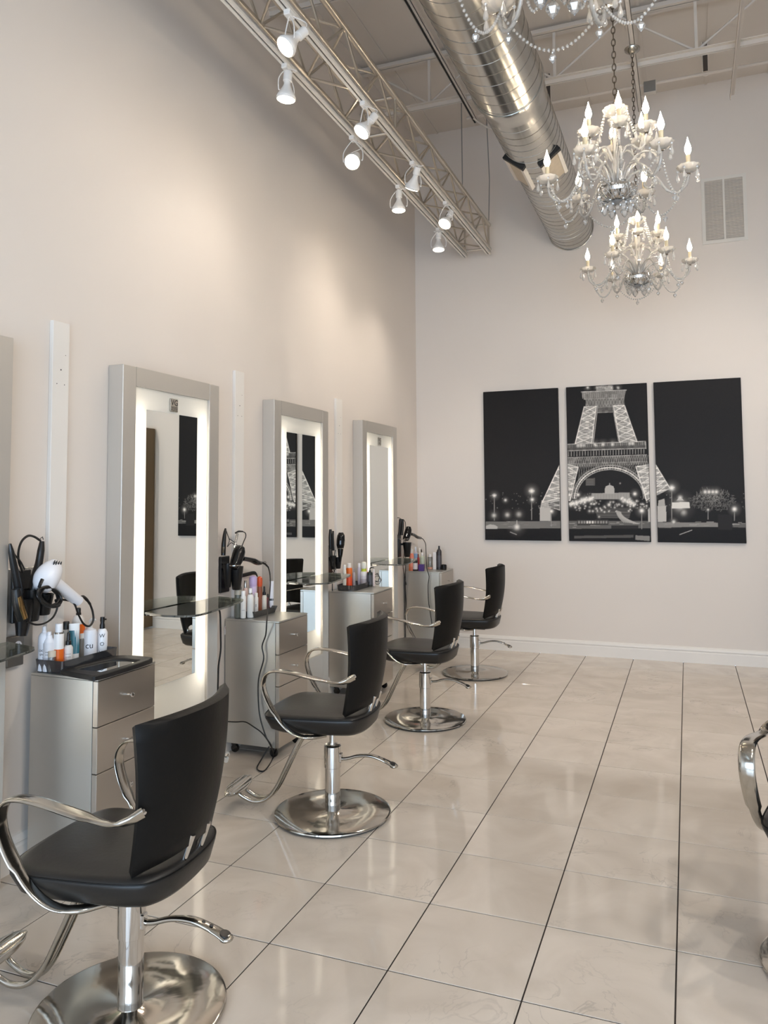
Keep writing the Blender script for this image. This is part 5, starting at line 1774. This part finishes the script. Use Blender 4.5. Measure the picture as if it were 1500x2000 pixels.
tg = thing('cable_tangle', 'small tangle of black cable at the end of the rounded tray', 'cable', (0.17, at(736, 1136, 'X', 0.17)[1], TZ))
cord(cl_, 0.0028, tg)

# station four
h4 = holder(785, 1060, 0.05, 'black wall holder beside the mirror nearest the back corner', [(0.06, 0.09, 0.0, 0.05, 0.16)])
d4 = thing('hair_dryer', 'black hair dryer in the back corner holder, handle pointing right', 'hair dryer', group='hair dryers')
XG = 0.12
hull([A(798, 1029, XG), A(797.5, 1035, XG), A(796, 1043, XG), A(793, 1052, XG)], [0.026, 0.038, 0.042, 0.036], 20, M['black_gloss'], 'body', d4)
MB().lathe([(0.050, -0.003), (0.051, 0.003)], 20, A(789, 1052.5, XG)).build('trim_ring', M['chrome'], d4)
hull([A(803, 1043, XG), A(809, 1045, XG), A(815, 1049, XG), A(822, 1051, XG)], [0.016, 0.017, 0.019, 0.014], 12, M['black_gloss'], 'handle', d4)
cord([A(822, 1050, XG), A(827, 1054, XG), A(831, 1062, XG), A(832, 1078, .2), A(832.5, 1095, .3), AY(834, 1112, -.55), AY(838, 1126, -.55), AY(836, 1144, -.55), AY(837, 1174, -.55), AY(840, 1194, -.55), AY(844, 1222, -.56)], 0.0048, d4)
i5 = thing('flat_iron', 'black irons standing in the back corner holder', 'flat iron', group='hot irons in the holders')
hull([A(781.5, 1014, .06), A(781, 1028, .06), A(780, 1045, .06)], [0.013, 0.014, 0.014], 10, M['black_plastic'], 'handle', i5)
hull([A(786.5, 1014, .07), A(786, 1028, .07), A(784.5, 1045, .07)], [0.014, 0.017, 0.016], 10, M['black_plastic'], 'handle', i5)
cord([A(774, 1013, .06), A(778, 1011, .06), A(784, 1014, .06), A(789, 1016, .06), A(792, 1024, .06), A(792, 1050, .06)], 0.004, i5)
hull([A(778, 1052, .05), A(778, 1070, .05), A(778, 1088, .05)], [0.018, 0.016, 0.008], 10, M['black_plastic'], 'blade', i5)
cord([A(789, 1055, .04), A(789, 1085, .04), A(787, 1105, .04), A(791, 1130, .04), A(795, 1150, .04), A(797, 1175, .04), A(795, 1195, .04), A(797, 1215, .04)], 0.0042, h4)
cord([A(792, 1055, .04), A(792, 1100, .04), A(792, 1150, .04), A(794, 1190, .04), A(793, 1220, .04)], 0.0042, h4)

# ------------------------------------------------------------------ product shelf on the back wall, seen only in the first mirror
ps = thing('product_shelf', 'brown retail shelf unit seen reflected in the largest mirror', 'shelf', (4.0, 0, 0))
MB().box((0, -0.30, 0.02), (0.03, -0.02, 2.72)).build('side_panel', M['brown_panel'], ps, 0)
MB().box((1.17, -0.30, 0.02), (1.2, -0.02, 2.72)).build('side_panel', M['brown_panel'], ps, 0)
MB().box((0.03, -0.04, 0.02), (1.17, -0.02, 2.72)).build('back_panel', M['brown_panel'], ps, 0)
MB().box((0.03, -0.30, 2.15), (1.17, -0.28, 2.72)).build('header', M['brown_panel'], ps, 0)
for z in (0.15, 0.62, 1.05, 1.45, 1.85):
    MB().box((0.03, -0.29, z), (1.17, -0.04, z + 0.025)).build('shelf_board', M['dark_shelf'], ps, 0)
cols = [(200, 90, 40), (30, 28, 30), (210, 200, 190), (120, 60, 40), (70, 70, 74)]
for z in (1.075, 1.475, 1.875):
    for k in range(9):
        h = 0.16 + 0.06 * ((k * 7) % 3) / 2
        b = MB().lathe([(0.03, 0), (0.032, 0.01), (0.032, h * .75), (0.014, h * .82), (0.014, h)], 12).build('shelf_bottle', colmat(cols[(k + int(z * 3)) % 5]), None, 40, (4.09 + 0.125 * k, -0.17, z))
        tag(b, '%s bottle, %s from the left on the %s shelf of the brown retail unit' % (('orange', 'black', 'cream', 'brown', 'grey')[(k + int(z * 3)) % 5], ('first', 'second', 'third', 'fourth', 'fifth', 'sixth', 'seventh', 'eighth', 'ninth')[k], 'lower' if z < 1.2 else ('middle' if z < 1.6 else 'upper')), 'bottle', 'bottles on the retail shelf')

# ------------------------------------------------------------------ put each thing's origin at its own base
for t in [o for o in bpy.data.objects if o.type == 'EMPTY' and o.parent is None and o.location.length < 1e-9]:
    kids = [o for o in bpy.data.objects if o.parent == t]
    lo = np.array([1e9] * 3)
    hi = -lo
    for o in kids:
        if o.type == 'MESH':
            for c in o.bound_box:
                p = np.array(c) + np.array(o.location)
                lo, hi = np.minimum(lo, p), np.maximum(hi, p)
    base = Vector(((lo[0] + hi[0]) / 2, (lo[1] + hi[1]) / 2, lo[2]))
    t.location = base
    for o in kids:
        o.location = o.location - base
